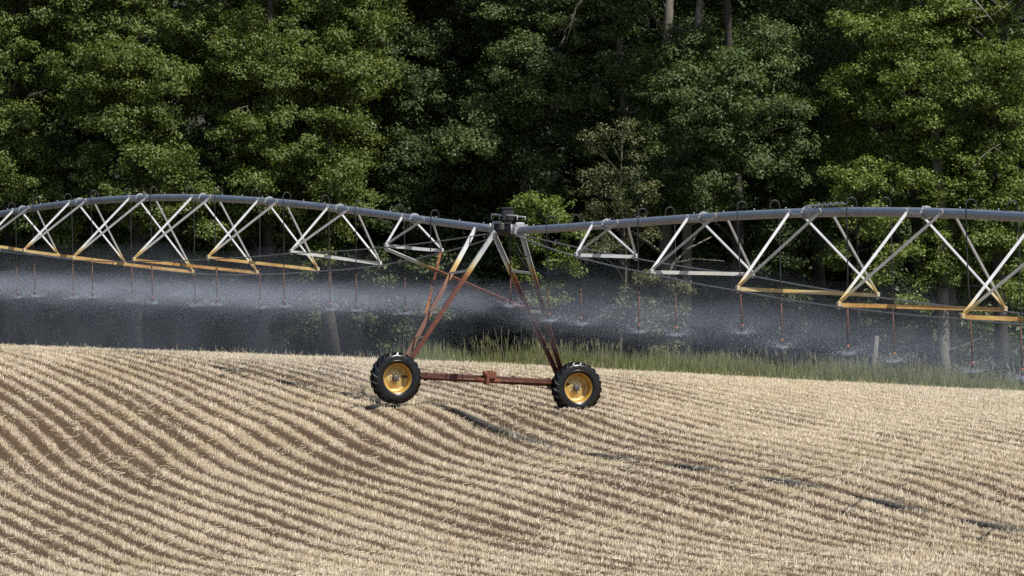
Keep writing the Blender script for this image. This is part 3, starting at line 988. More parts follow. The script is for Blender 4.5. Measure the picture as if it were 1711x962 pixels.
# ------------------------------------------------------------------ the irrigation machine
class Span:
    def __init__(self, a, b, c, zref, line, deg):
        self.a, self.b, self.c, self.zref = a, b, c, zref
        self.co = np.polyfit([p[0] - CX for p in line], [p[1] for p in line], deg)
        d = Vector((b * zref / FPX, -c * zref, 0)); self.L = d.length; d.normalize()
        self.dir = d
        self.n = Vector((d.y, -d.x, 0))            # towards the side of the pipe the photograph sees (left)

    def s(self, px):
        u = px - CX
        return (u - self.a) / (self.b + self.c * u)

    def px(self, s): return CX + (self.a + self.b * s) / (1 - self.c * s)

    def axis(self, s):
        u = self.px(s)
        return P(u, float(np.polyval(self.co, u - CX)), self.zref * (1 - self.c * s))

    def off(self, s, px, py):
        """point at station s pushed sideways from the pipe until it stands at photo px; height from py"""
        A = self.axis(s); k = (px - CX) / FPX
        w = (k * A.y - A.x) / (self.n.x - k * self.n.y)
        q = A + self.n * w
        q.z = CAMZ - (py - CY) * q.y / FPX
        return q


LEFT = Span(-162.2, 133.06, .0293, 155.0, [(-230, 420), (-145, 394), (-55, 371), (0, 356.5), (38, 349), (133, 338), (234, 332), (339, 331.4), (400, 333), (450, 336), (568, 347.7), (693, 366), (800, 379.5), (836, 383)], 5)
RIGHT = Span(159.8, 143.16, .0496, 142.7, [(858, 384.8), (920, 383), (1014, 375.5), (1176, 363), (1290, 356.6), (1348, 355.2), (1548, 356.6), (1711, 362.5), (1800, 368), (2020, 388)], 4)

PIPE_R = .092


def smooth01(t):
    t = max(0.0, min(1.0, t)); return t * t * (3 - 2 * t)


def build_span(sp, label, s0, s1, stations, end, rod_end):
    """stations: (clamp px, left joint, right joint, rust of the cross bar)"""
    org = sp.axis(s1 if end == 'r' else s0)
    root = empty('pipe_span', org)
    tag(root, label, 'irrigation span', 'spans of the irrigation machine')
    mb = MB()
    n = 60
    pts = [sp.axis(s0 + (s1 - s0) * i / n) for i in range(n + 1)]
    mb.tube(pts, PIPE_R, 20)
    # small threaded outlets along the crown of the pipe
    ns = int(abs(s1 - s0) * 3.4)
    for i in range(ns):
        A = sp.axis(s0 + (s1 - s0) * (i + .5) / ns)
        mb.tube([A + Vector((0, 0, PIPE_R - .005)), A + Vector((0, 0, PIPE_R + .035))], .016, 7)
    pipe = mb.build('water_pipe', M['pipe'], root, org)
    bolts = MB()
    seam = MB()
    rods = {0: [], 1: []}
    for (cp, lj, rj, rust) in stations:
        s = sp.s(cp)
        A = sp.axis(s)
        f = MB()
        f.lathe([(PIPE_R - .004, -.018), (.128, -.018), (.131, -.015), (.131, .015), (.128, .018), (PIPE_R - .004, .018)], A, sp.dir, 22, False)
        for k in range(10):
            a = 2 * math.pi * k / 10
            q = A + sp.n * math.cos(a) * .112 + Vector((0, 0, 1)) * math.sin(a) * .112
            f.tube([q - sp.dir * .04, q + sp.dir * .04], .012, 6, smooth=False)
        f.build('flange', M['flange'], pipe, org)
        joints = [sp.off(s + .03, *lj), sp.off(s + .03, *rj)]
        for k, J in enumerate(joints):
            side = sp.n if k == 0 else -sp.n
            for ds in (-.11, .17):
                B = sp.axis(s + ds)
                top = B + side * (PIPE_R + .012) + Vector((0, 0, .02))
                g = lambda p, J=J, top=top, rust=rust: min(rust * 1.0, .42) * smooth01(1.0 - (p - J).length / max(.01, (top - J).length) * 3.2)
                m = MB()
                m.angle(J, top, .055, .007, sp.dir if k == 0 else -sp.dir, g, 14)
                m.build('truss_strut', M['steel'], root, org)
                # welded ear on the pipe
                t = MB()
                t.box(B + side * (PIPE_R + .018) + Vector((0, 0, .03)), sp.dir, side, Vector((0, 0, 1)), .07, .016, .08)
                t.box(B + side * (PIPE_R + .03) + Vector((0, 0, .065)), sp.dir, side, Vector((0, 0, 1)), .018, .035, .04)
                t.build('pipe_lug', M['flange'], pipe, org)
            kn = MB()
            kn.bevel_box(J - Vector((0, 0, .02)), sp.dir, sp.n, Vector((0, 0, 1)), .12, .07, .09, .01, min(rust * .6, .3))
            kn.tube([J - Vector((0, 0, .05)), J - Vector((0, 0, .12))], .022, 7, attr=.1)
            kn.build('rod_joint', M['steel'], root, org)
            rods[k].append(J - Vector((0, 0, .075)))
        m = MB()
        a, b = joints
        d = (b - a).normalized()
        r0 = random.uniform(-.04, .04)
        m.angle(a + d * .05, b - d * .05, .067, .008, Vector((0, 0, 1)), lambda p: rust + r0 + .05 * math.sin(p.x * 5), 12)
        m.build('cross_bar', M['steel'], root, org)
    for k in (0, 1):
        if end == 'r': line = rods[k] + [rod_end[k]]
        else: line = [rod_end[k]] + rods[k]
        m = MB()
        fine = []
        for i in range(len(line) - 1):
            for j in range(6):
                t = j / 6
                q = line[i].lerp(line[i + 1], t); q.z -= .02 * math.sin(math.pi * t)
                fine.append(q)
        fine.append(line[-1])
        m.tube(fine, .016, 6)
        m.build('truss_rod', M['rod'], root, org)
    m = MB()
    A = sp.axis(s1 if end == 'r' else s0)
    m.lathe([(PIPE_R - .004, -.028), (.155, -.028), (.158, -.024), (.158, .024), (.155, .028), (PIPE_R - .004, .028)], A, sp.dir, 24, False)
    m.build('flange', M['flange'], pipe, org)
    return root, rods


sL_end, sR_end = LEFT.s(828), RIGHT.s(871)
left_stations = [(-145, (-190, 412), (-105, 425), .35), (-52, (-112, 398), (-2, 415), .40), (38, (-30, 405.5), (96.7, 424.4), .42), (133, (40.2, 416.8), (208.5, 438.2), .43),
                 (234, (121.9, 429.4), (321.6, 452), .46), (339, (223.6, 431.9), (428.9, 453.3), .47), (450, (348, 428.1), (530.7, 448.2), .44), (568, (486.7, 418), (634.9, 438.2), .13), (693, (645, 408), (738, 416.8), .0)]
right_stations = [(1014, (963.3, 423.3), (1062.3, 426.3), .0), (1176, (1088.5, 451.6), (1257.4, 455.4), .12), (1348, (1232.6, 479.5), (1466.2, 490.3), .38), (1548, (1401.4, 506.2), (1679, 513.9), .45),
                  (1769, (1608.6, 526.2), (1925, 538), .48), (2019, (1860, 545), (2200, 556), .48)]
lspan, lrods = build_span(LEFT, 'galvanised pipe span receding to the left of the drive tower with yellow rusted cross bars', LEFT.s(-230), sL_end, left_stations, 'r',
                          [LEFT.off(sL_end - .02, 816, 390.5), LEFT.off(sL_end - .02, 826, 396)])
rspan, rrods = build_span(RIGHT, 'galvanised pipe span coming nearer to the right of the drive tower over the grass', sR_end, RIGHT.s(2150), right_stations, 'l',
                          [RIGHT.off(sR_end + .02, 861, 393), RIGHT.off(sR_end + .02, 874, 393)])


def pipe_chain():
    """bright length of chain lying along the crown of the right span"""
    m = MB()
    a, b = RIGHT.s(1347), RIGHT.s(1410)
    n = 26
    for i in range(n):
        t = i / (n - 1)
        A = RIGHT.axis(a + (b - a) * t) + Vector((0, 0, PIPE_R + .035 + .05 * t + .015 * math.sin(i * 1.7)))
        u = RIGHT.dir; v = RIGHT.n if i % 2 else Vector((0, 0, 1))
        ring = [A + u * math.cos(q * math.pi / 4) * .040 * (4 / 1.6) * .9 + v * math.sin(q * math.pi / 4) * .022 for q in range(9)]
        m.tube(ring, .0075, 5, cap=False)
    o = m.build('chain', M['flange'], None, RIGHT.axis(a))
    tag(o, 'pale length of chain lying on top of the right span pipe', 'chain')


pipe_chain()


# ---- drive tower
def tower_rust(p):
    h = p.z + (p.x + .4) * .05
    return max(0.0, min(.86, (3.52 - h) / .95 + .07 * math.sin(p.x * 9 + p.z * 4) * (h < 3.4)))


def build_tower():
    wl, wr = P(661, 631.5, 149.2), P(963, 647.5, 150.8)
    ax = Vector((.357, -.934, 0)).normalized()            # wheel axle, pointing at the camera
    run = (wr - wl).normalized()
    org = (wl + wr) / 2; org.z = gz(org.x, org.y)
    root = empty('drive_tower', org)
    tag(root, 'rusty A-frame drive tower on two black tyres holding the pipe joint up', 'drive tower')
    # legs : two angle irons each side, spread along the pipe at the top
    LT = [(LEFT, 800, 1, -.005), (LEFT, 833, 1, -.02), (LEFT, 818, -1, -.06), (RIGHT, 866, -1, -.05)]
    tops = []
    for sp, px, sd, dz in LT:
        A = sp.axis(sp.s(px)); tops.append(A + sp.n * sd * (PIPE_R + .03) + Vector((0, 0, dz)))
    bots = [P(671, 603, 149.75), P(680, 604, 149.35), P(935, 626, 151.2), P(942, 625, 150.9)]
    for i in range(4):
        m = MB()
        m.angle(bots[i], tops[i], .088, .011, -run if i < 2 else run, tower_rust, 26)
        hol = MB()
        leg = m.build('leg', M['steel'], root, org)
        d = (bots[i] - tops[i]).normalized()
        for t in (.14, .30, .46):
            q = tops[i] + d * t + Vector((0, -.05, 0))
            hol.tube([q + Vector((0, .03, 0)), q - Vector((0, .004, 0))], .012, 7, smooth=False)
        hol.build('bolt', M['hub'], leg, org)
    lerp = lambda i, t: tops[i].lerp(bots[i], t)
    for (i, t, j, u, w) in ((0, .34, 1, .30, .05), (0, .62, 1, .60, .045), (0, .82, 1, .81, .04), (2, .27, 3, .28, .05), (2, .55, 3, .56, .045), (2, .80, 3, .80, .04)):
        m = MB()
        a, b = lerp(i, t), lerp(j, u)
        m.angle(a, b, w, .007, Vector((0, 0, 1)), lambda p: tower_rust(p) * .3, 6)
        m.build('leg_tie', M['steel'], root, org)
    # long braces from the last truss joint of the left span
    jF, jg = lrods[0][-1], lrods[1][-1]
    m = MB()
    m.angle(jF, lerp(2, .545), .062, .007, Vector((0, 0, 1)), lambda p: max(0, min(.76, (3.62 - p.z) * 1.1 + .1 * math.sin(p.x * 6))), 20)
    m.build('brace', M['steel'], root, org)
    m = MB()
    m.angle(jg, lerp(0, .655), .045, .007, Vector((1, 0, 0)), lambda p: max(0.3, min(.84, .74 + .12 * math.sin(p.z * 5))), 16)
    m.build('brace', M['steel'], root, org)
    # base beam with drive shaft, gear motor in the middle
    back = -ax * .20
    up = Vector((0, 0, 1)); up = (up - run * up.dot(run)).normalized()
    b0, b1 = wl + back + up * .07, wr + back + up * .10
    m = MB()
    dpt = .175
    fw = ax
    m.bevel_box((b0 + b1) / 2, run, fw, up, (b1 - b0).length, .15, dpt, .018)
    beam = m.build('base_beam', M['beam'], root, org)
    m = MB()
    for t in (.18, .34, .66, .86):
        q = b0.lerp(b1, t)
        m.bevel_box(q + fw * .002, run, fw, up, .035, .172, dpt + .03, .006)
    m.build('beam_clamp', M['beam'], beam, org)
    m = MB()
    s0, s1 = b0 + fw * .12 - up * .03, b1 + fw * .12 - up * .03
    m.tube([s0, s1], .034, 10)
    m.build('drive_shaft', M['beam'], root, org)
    c = b0.lerp(b1, .515)
    m = MB()
    m.bevel_box(c + fw * .14 + up * .0 - run * .05, run, fw, up, .09, .24, .25, .02)
    m.bevel_box(c + fw * .14 + up * .10 + run * .05, run, fw, up, .22, .22, .19, .03)
    m.tube([c + fw * .14 + up * .12 - run * .02, c + fw * .14 + up * .12 - run * .13], .075, 14)
    m.tube([c + fw * .14 - up * .03 - run * .32, c + fw * .14 - up * .03 + run * .3], .055, 12)
    for k in range(3):
        m.bevel_box(c + fw * .14 + up * .10 + run * (-.01 + .06 * k), run, fw, up, .012, .235, .205, .004)
    m.build('gear_motor', M['motor'], root, org)
    for (w, b) in ((wl, b0), (wr, b1)):
        m = MB()
        g = w - ax * .19
        m.bevel_box(g, run, ax, up, .28, .16, .32, .04)
        m.tube([g, w - ax * .02], .07, 12)
        m.build('gearbox', M['beam'], root, org)
    m = MB()
    q = wr - run * .62 - ax * .15 + up * .02
    m.bevel_box(q - up * .05, run, fw, up, .10, .10, .07, .01)
    m.tube([q - up * .02 + fw * .02, q - up * .14 + run * .1 + fw * .02], .02, 7)
    m.build('drain_valve', M['hub'], beam, org)
    return root, org, tops, wl, wr, ax, run, lerp


tower, T_ORG, T_TOPS, W_L, W_R, W_AX, T_RUN, T_LERP = build_tower()


def build_wheel():
    """farm tyre with chevron lugs, yellow dished rim, hub with eight bolts; axis = local +Z towards the viewer"""
    root = empty('wheel')
    R, W = .575, .29
    m = MB()
    prof = [(.318, -.115), (.335, -.135), (.40, -.150), (.47, -.148), (.515, -.138), (.532, -.10), (.538, 0), (.532, .10), (.515, .138), (.47, .148), (.40, .150), (.335, .135), (.318, .115)]
    m.lathe(prof, (0, 0, 0), (0, 0, 1), 64)
    # raised ring on the sidewall
    for sgn in (1, -1):
        m.lathe([(.372, .1485 * sgn), (.378, .157 * sgn), (.392, .157 * sgn), (.398, .1495 * sgn)], (0, 0, 0), (0, 0, 1), 64)
    nl = 21
    def surf(a, w, h):
        """point on the tread: a angle, w across (-1..1), h height over the carcass"""
        aw = abs(w)
        r = .536 - .012 * aw ** 2 - (.055 * max(0, aw - .86) / .14)
        z = w * .148
        return Vector(((r + h) * math.cos(a), (r + h) * math.sin(a), z))
    for sgn in (1, -1):
        for k in range(nl):
            a0 = 2 * math.pi * (k + (.5 if sgn > 0 else 0)) / nl
            segs = 5
            vs, fs = [], []
            for i in range(segs + 1):
                t = i / segs
                w = sgn * (-.06 + 1.06 * t)
                a = a0 + .30 * t * (1 + .1 * t)
                hw = .030 + .012 * t
                h = .040 if t < .9 else .034
                for da, hh in ((-hw, -.004), (-hw * .78, h), (hw * .78, h), (hw, -.004)):
                    vs.append(surf(a + da, w, hh))
            # shoulder runs down the sidewall
            t = 1.15
            a = a0 + .34
            for da, rr in ((-.034, .47), (-.026, .478), (.026, .478), (.034, .47)):
                vs.append(Vector((rr * math.cos(a + da), rr * math.sin(a + da), sgn * (.152 if rr > .475 else .147))))
            for i in range(segs + 1):
                for j in range(3):
                    q = (i * 4 + j, i * 4 + j + 1, i * 4 + j + 5, i * 4 + j + 4)
                    fs.append(q if sgn > 0 else tuple(reversed(q)))
            fs.append((0, 1, 2, 3))
            m.add(vs, fs)
    m.build('tyre', M['rubber'], root)
    m = MB()
    m.lathe([(.345, .118), (.352, .126), (.340, .134), (.326, .128), (.316, .112), (.300, .090), (.296, .02), (.296, -.10), (.34, -.125), (.345, -.12)], (0, 0, 0), (0, 0, 1), 64)
    rim = m.build('rim', M['rim'], root)
    m = MB()
    m.lathe([(.2955, -.045), (.285, -.06), (.262, -.078), (.24, -.082), (.215, -.072), (.17, -.05), (.125, -.036), (.0, -.036)], (0, 0, 0), (0, 0, 1), 48)
    m.tube([(.27, .06, -.06), (.29, .06, .0)], .012, 6)
    m.build('dish', M['rim_dirty'], rim)
    m = MB()
    m.lathe([(.072, -.038), (.072, .02), (.064, .035), (.058, .038), (.0, .040)], (0, 0, 0), (0, 0, 1), 24)
    hub = m.build('hub', M['hub'], root)
    m = MB()
    for k in range(8):
        a = 2 * math.pi * k / 8 + .2
        q = Vector((math.cos(a) * .104, math.sin(a) * .104, -.038))
        m.tube([q, q + Vector((0, 0, .022))], .0155, 6, smooth=False)
        m.tube([q + Vector((0, 0, .02)), q + Vector((0, 0, .038))], .008, 6)
    m.build('bolt', M['flange'], hub)
    return root


def place_wheels():
    w0 = build_wheel()
    for w, c, sp in ((w0, W_L, .3), (copy_thing(w0), W_R, 1.1)):
        z = W_AX; x = T_RUN.copy(); x = (x - z * x.dot(z)).normalized(); y = z.cross(x)
        R = Matrix((x, y, z)).transposed() @ Matrix.Rotation(sp, 3, 'Z')
        w.parent = tower
        w.matrix_parent_inverse = Matrix()
        w.location = c - T_ORG
        w.scale = (1.045,) * 3
        w.rotation_euler = R.to_euler()


place_wheels()


def tower_head():
    """flexible pipe joint, brackets and the control box on top of the tower"""
    A, B = LEFT.axis(sL_end), RIGHT.axis(sR_end)
    mid = (A + B) / 2; d = (B - A).normalized()
    n = LEFT.n
    up = Vector((0, 0, 1))
    m = MB()
    Ln = (B - A).length
    prof = [(.11, -Ln / 2 + .03), (.125, -Ln / 2 + .05), (.125, -Ln / 2 + .14), (.115, -Ln / 2 + .15)]
    k = 7
    for i in range(k + 1):
        h = -Ln / 2 + .17 + (Ln - .34) * i / k
        prof += [(.150 if i % 2 else .128, h)]
    prof += [(.115, Ln / 2 - .15), (.125, Ln / 2 - .14), (.125, Ln / 2 - .05), (.11, Ln / 2 - .03)]
    m.lathe(prof, mid, d, 24)
    m.build('flexible_joint', M['hose'], tower, T_ORG)
    m = MB()
    for (c, s) in ((A, 1), (B, -1)):
        m.bevel_box(c + up * .15 + d * s * .05, d, n, up, .05, .22, .07, .012)
        for q in (1, -1):
            m.bevel_box(c + n * .155 * q + d * s * .07 + up * .02, d, n, up, .15, .022, .22, .006)
            m.tube([c + n * .19 * q + d * s * .07 - up * .08, c + n * .19 * q + d * s * .07 + up * .14], .016, 7)
    m.tube([A + up * .22 + n * .1, A + up * .34 + n * .1, B + up * .34 + n * .1, B + up * .24 + n * .1], .018, 8)
    m.tube([A + up * .22 - n * .1, A + up * .33 - n * .1, B + up * .31 - n * .1, B + up * .24 - n * .1], .018, 8)
    m.build('pivot_bracket', M['flange'], tower, T_ORG)
    c = P(848, 359, mid.y)
    m = MB()
    m.bevel_box(c, Vector((1, 0, 0)), Vector((0, 1, 0)), up, .26, .22, .30, .035)
    box = m.build('control_box', M['box'], tower, T_ORG)
    m = MB()
    m.bevel_box(c + up * .155, Vector((1, 0, 0)), Vector((0, 1, 0)), up, .285, .245, .035, .012)
    m.build('lid', M['box'], box, T_ORG)
    m = MB()
    q = c - up * .15
    m.tube([q + Vector((-.06, 0, 0)), q + Vector((-.10, -.02, -.1)), mid + up * .14], .02, 7)
    m.tube([q + Vector((.06, 0, 0)), q + Vector((.08, -.02, -.08)), mid + d * .1 + up * .14], .02, 7)
    m.bevel_box(q - up * .03, Vector((1, 0, 0)), Vector((0, 1, 0)), up, .16, .16, .06, .01)
    m.bevel_box(P(838, 378, mid.y - .1), d, n, up, .10, .09, .16, .015)
    m.build('box_mount', M['hub'], box, T_ORG)
    m = MB()
    a = P(858, 385, mid.y - .12); b = P(892, 408, mid.y - .35)
    m.tube([a, P(862, 404, mid.y - .2), P(870, 422, mid.y - .25), P(880, 429, mid.y - .3), P(888, 424, mid.y - .33), b], .010, 6)
    m.tube([P(850, 380, mid.y - .15), P(851, 405, mid.y - .18), T_LERP(3, .3) + Vector((-.05, -.06, 0)), T_LERP(3, .62) + Vector((-.05, -.06, 0)), T_LERP(3, .96) + Vector((-.05, -.06, 0))], .010, 6)
    m.build('cable', M['hose'], tower, T_ORG)


tower_head()


# ---- sprinkler drops
def water_spray_mesh(seed):
    r = np.random.default_rng(seed)
    n = 2150
    az = r.uniform(0, 2 * np.pi, n)
    az = np.where(r.uniform(0, 1, n) < .55, np.round(az / (2 * np.pi / 7)) * (2 * np.pi / 7) + r.normal(0, .09, n), az)
    el = np.radians(r.triangular(2, 10, 36, n))
    v = r.uniform(4.0, 9.5, n)
    t = r.uniform(0.0, 1.0, n) ** 1.15 * .72
    near = r.uniform(0, 1, n) < .58
    t = np.where(near, r.uniform(.0, 1, n) ** 1.3 * .11, t); el = np.where(near, np.radians(r.uniform(4, 34, n)), el)
    rr = v * t * (1 - .22 * t)
    p = np.stack([np.cos(az) * np.cos(el) * rr, np.sin(az) * np.cos(el) * rr, v * np.sin(el) * t - 4.9 * t * t], -1)
    p += r.normal(0, 1, p.shape) * (.015 + .10 * t)[:, None]
    sz = (r.gamma(1.7, .0012, n) + .0012 + np.where(near, .0012, 0))[:, None]
    k = p[:, 2] > -.45 - .35 * r.uniform(0, 1, n) ** 2
    p, sz = p[k], sz[k]; n = len(p)
    # every drop a torn fleck of water: two facets at an angle
    a = r.normal(size=(n, 3)); a /= np.linalg.norm(a, axis=1)[:, None]
    b = np.cross(a, r.normal(size=(n, 3))); b /= np.linalg.norm(b, axis=1)[:, None]
    c = np.cross(a, b)
    V = np.stack([p - a * sz * 1.3, p - b * sz + c * sz * .7, p + a * sz * 1.3, p + b * sz + c * sz * .7], 1).reshape(-1, 3)
    i = np.arange(n) * 4
    F = np.stack([np.stack(q, -1) for q in ((i, i + 1, i + 2), (i, i + 2, i + 3))], 1).reshape(-1, 3)
    # solid jets leaving the plate
    m = MB()
    rnd = random.Random(seed)
    for q in range(9):
        a = 2 * math.pi * q / 9 + rnd.uniform(-.2, .2); e = math.radians(rnd.uniform(6, 24)); L = rnd.uniform(.08, .2)
        pts = []
        for j in range(5):
            u = L * j / 4
            pts.append(Vector((math.cos(a) * u, math.sin(a) * u, math.tan(e) * u - .35 * u * u)))
        m.tube(pts, [.004, .005, .006, .005, .002], 5)
    jv = np.array([tuple(v) for v in m.v]); jf = []
    for f in m.f:
        for j in range(1, len(f) - 1): jf.append((f[0], f[j], f[j + 1]))
    return np.r_[V, jv], np.r_[F, np.array(jf) + len(V)]


def drop_mat():
    m, nt, b, out = new_mat('water_drops')
    col = (0.50, 0.54, 0.60, 1)
    d = N(nt, 'ShaderNodeBsdfDiffuse'); d.inputs['Color'].default_value = col
    t = N(nt, 'ShaderNodeBsdfTranslucent'); t.inputs['Color'].default_value = col
    mx = N(nt, 'ShaderNodeMixShader'); mx.inputs[0].default_value = 0.5
    nt.links.new(d.outputs[0], mx.inputs[1]); nt.links.new(t.outputs[0], mx.inputs[2])
    nt.links.new(mx.outputs[0], out.inputs['Surface'])
    return m


M['water'] = drop_mat()
SPRAYS, SPRINKLERS = [], []
for sd in (1, 2, 3):
    V, F = water_spray_mesh(sd)
    o = np_mesh('water_spray', V, F, M['water'])
    SPRAYS.append(o.data)
    bpy.data.objects.remove(o)

ORD = ['first', 'second', 'third', 'fourth', 'fifth', 'sixth', 'seventh', 'eighth', 'ninth', 'tenth', 'eleventh', 'twelfth', 'thirteenth', 'fourteenth', 'fifteenth', 'sixteenth', 'seventeenth', 'eighteenth']


def sprinkler(sp, px_top, nz, label, idx):
    """hose that leaves the crown of the pipe in a gooseneck and carries a sprinkler at the end of a rusted weight tube"""
    s = sp.s(px_top)
    A0 = sp.axis(s)
    # which side of the pipe the hose hangs on: solved from where the hose is seen
    sd = 1 if idx % 2 else -1
    # keep the hose at its own place: choose s so that the hung point projects to px_top
    for _ in range(4):
        A = sp.axis(s); q = A + sp.n * sd * .20
        e = px_top - (CX + q.x * FPX / q.y)
        s = sp.s(sp.px(s) + e)
    A = sp.axis(s); n = sp.n * sd
    up = Vector((0, 0, 1))
    root = empty('sprinkler_drop', A + up * PIPE_R)
    tag(root, label, 'sprinkler', 'sprinkler drops hanging from the pipe')
    org = A + up * PIPE_R
    top = A + n * .20
    nzl = Vector(nz); k = (nz[0] - CX) / FPX
    Y = top.y + .02
    end = P(nz[0], nz[1], Y)
    m = MB()
    g = [A + up * (PIPE_R - .01), A + up * (PIPE_R + .07)]
    for j in range(9):
        a = math.pi * (1 - j / 8)
        g.append(A + n * (.10 + .10 * math.cos(a)) + up * (PIPE_R + .09 + .10 * math.sin(a)))
    L = top.z - end.z
    body = end + up * .20
    wtop = end.lerp(top, .36)
    for t in (.0, .2, .45, .7, 1.0):
        q = (top + up * .04).lerp(wtop, t); q += sp.dir * .03 * math.sin(math.pi * t) * (1 if idx % 3 else -1)
        g.append(q)
    m.tube(g, .013, 7)
    m.build('hose', M['hose'], root, org)
    m = MB()
    m.tube([wtop + up * .03, body], .0165, 8)
    m.tube([wtop + up * .06, wtop - up * .02], .021, 8)
    m.build('weight_tube', M['rust'], root, org)
    m = MB()
    m.lathe([(.0, .0), (.028, .0), (.034, -.02), (.034, -.07), (.022, -.085), (.0, -.085)], body + up * .01, up, 10)
    c0 = body - up * .08
    for q in range(3):
        a = 2.1 * q + .3
        r = Vector((math.cos(a), math.sin(a), 0)) * .052
        m.tube([c0 + r * .4, c0 + r - up * .04, c0 + r - up * .10, c0 + r * .5 - up * .145], .008, 5)
    m.lathe([(.0, -.14), (.045, -.142), (.048, -.150), (.02, -.165), (.0, -.166)], c0, up, 12)
    head = m.build('sprinkler_head', M['nozzle'], root, org)
    m = MB(); m.tube([body + up * .045, body + up * .004], .030, 8); m.build('collar', M['orange'], head, org)
    so = bpy.data.objects.new('water_spray', SPRAYS[idx % 3]); COL.objects.link(so)
    so.parent = root; so.location = c0 - up * .07 - org
    so.rotation_euler = (0, 0, idx * 1.37)
    so['kind'] = 'stuff'
    SPRINKLERS.append((root, so.location.copy()))
    return c0


DROPS_L = [((-84, 0), 492), ((-40, 0), 495), (25, (29, 501)), (55, (58.5, 499)), (119, (122.5, 502)), (152, (155, 501)), (218.6, (221, 508)), (251, (255, 511)), (323, (326, 515)), (359, (363, 513.6)),
           (432.7, (435, 518.6)), (473, (475, 517)), (550, (551.5, 522)), (593.5, (595.5, 523.6)), (674.4, (677.6, 528.6)), (720, (720, 527))]
DROPS_L = [(-84, (-82, 492)), (-40, (-38, 495))] + DROPS_L[2:]
DROPS_R = [(913, (918, 541)), (969, (971, 547)), (1066, (1068, 560)), (1127, (1129.5, 565)), (1232, (1240, 562)), (1302.6, (1307, 586)), (1414.7, (1417, 597)), (1488, (1494, 610)), (1614, (1625, 627)), (1700.7, (1708, 638)), (1830, (1836, 660)), (1925, (1931, 672))]
noz_l, noz_r = [], []
nl = len(DROPS_L)
for i, (t, nz) in enumerate(DROPS_L):
    lab = f'black sprinkler hose with rusty weight on the left span, {ORD[nl - 1 - i]} left of the drive tower' if i < nl - 1 else 'black sprinkler hose hanging just behind the left tower leg, nearest the tower on that span'
    noz_l.append(sprinkler(LEFT, t, nz, lab, i))
for i, (t, nz) in enumerate(DROPS_R):
    noz_r.append(sprinkler(RIGHT, t, nz, f'black sprinkler hose with rusty weight on the right span, {ORD[i]} right of the drive tower', i + 1))
noz_c = sprinkler(RIGHT, 878, (880, 530), 'placeholder', 5) if False else None


def plume_mesh(dens):
    """the umbrella of fine mist one sprinkler throws: rises off the plate, spreads and sinks again"""
    m = MB()
    up, lo = [], []
    for r_ in (.02, .15, .35, .7, 1.2, 1.8, 2.5, 3.1, 3.5):
        h = .46 * r_ - .135 * r_ * r_
        th = .02 + .16 * r_ * (1 - (r_ / 3.6) ** 2) + .02
        up.append((r_, h + th)); lo.append((r_, h - th * .7))
    m.lathe([(.0, .03)] + up + lo[::-1] + [(.0, -.02)], (0, 0, 0), (0, 0, 1), 20)
    rnd = random.Random(4)
    for v in m.v:
        a = math.atan2(v.y, v.x); q = math.hypot(v.x, v.y)
        k = 1 + .12 * math.sin(3 * a + 1) + .10 * math.sin(7 * a)
        v.x *= k; v.y *= k; v.z += .05 * q * math.sin(4 * a + .5)
    o = m.build('mist_plume', MIST(dens))
    me = o.data; bpy.data.objects.remove(o)
    outward(me)
    return me


def MIST(dens):
    mt = bpy.data.materials.new('water_mist'); mt.use_nodes = True
    nt = mt.node_tree; nt.nodes.clear()
    out = N(nt, 'ShaderNodeOutputMaterial'); pv = N(nt, 'ShaderNodeVolumePrincipled')
    pv.inputs['Color'].default_value = (0.83, 0.88, 1.0, 1)
    pv.inputs['Density'].default_value = dens
    nt.links.new(pv.outputs[0], out.inputs['Volume'])
    return mt


PLUMES = [plume_mesh(.0125), plume_mesh(.0062)]


def add_plume(root, loc, idx, thin=0):
    po = bpy.data.objects.new('mist_plume', PLUMES[thin]); COL.objects.link(po)
    po.parent = root; po.location = loc; po.rotation_euler = (0, 0, idx * 2.1)
    k = .9 + .25 * ((idx * 5) % 7) / 6
    po.scale = (k, k, k)
    po['kind'] = 'stuff'


for i, rt in enumerate(SPRINKLERS):
    add_plume(rt[0], rt[1], i, 1 if i >= len(DROPS_L) else 0)


def tower_drop():
    sp = LEFT
    a, e = P(852, 352, 150.0), P(853, 514, 149.9)
    root = empty('sprinkler_drop', a)
    tag(root, 'black sprinkler hose hanging from the tower head between the legs', 'sprinkler', 'sprinkler drops hanging from the pipe')
    up = Vector((0, 0, 1))
    m = MB()
    m.tube([P(862, 372, 150.1), P(862, 362, 150.1), P(859.5, 357, 150.05), P(856, 355.5, 150.0), P(853, 358, 150), P(852, 366, 150), P(852.5, 410, 149.95), P(853, 470, 149.9)], .0165, 7)
    m.build('hose', M['hose'], root, a)
    m = MB(); m.tube([P(853, 467, 149.9), P(853, 503, 149.9)], .0165, 8); m.build('weight_tube', M['rust'], root, a)
    m = MB(); b = P(853, 503, 149.9)
    m.lathe([(.0, .0), (.028, .0), (.034, -.02), (.034, -.07), (.022, -.085), (.0, -.085)], b, up, 10)
    m.lathe([(.0, -.12), (.045, -.122), (.048, -.130), (.02, -.145), (.0, -.146)], b, up, 12)
    m.tube([b - up * .08, b - up * .13], .01, 6)
    m.build('sprinkler_head', M['nozzle'], root, a)
    so = bpy.data.objects.new('water_spray', SPRAYS[1]); COL.objects.link(so)
    so.parent = root; so.location = b - up * .13 - a; so['kind'] = 'stuff'
    add_plume(root, so.location.copy(), 3)
    noz_l.append(b)


tower_drop()


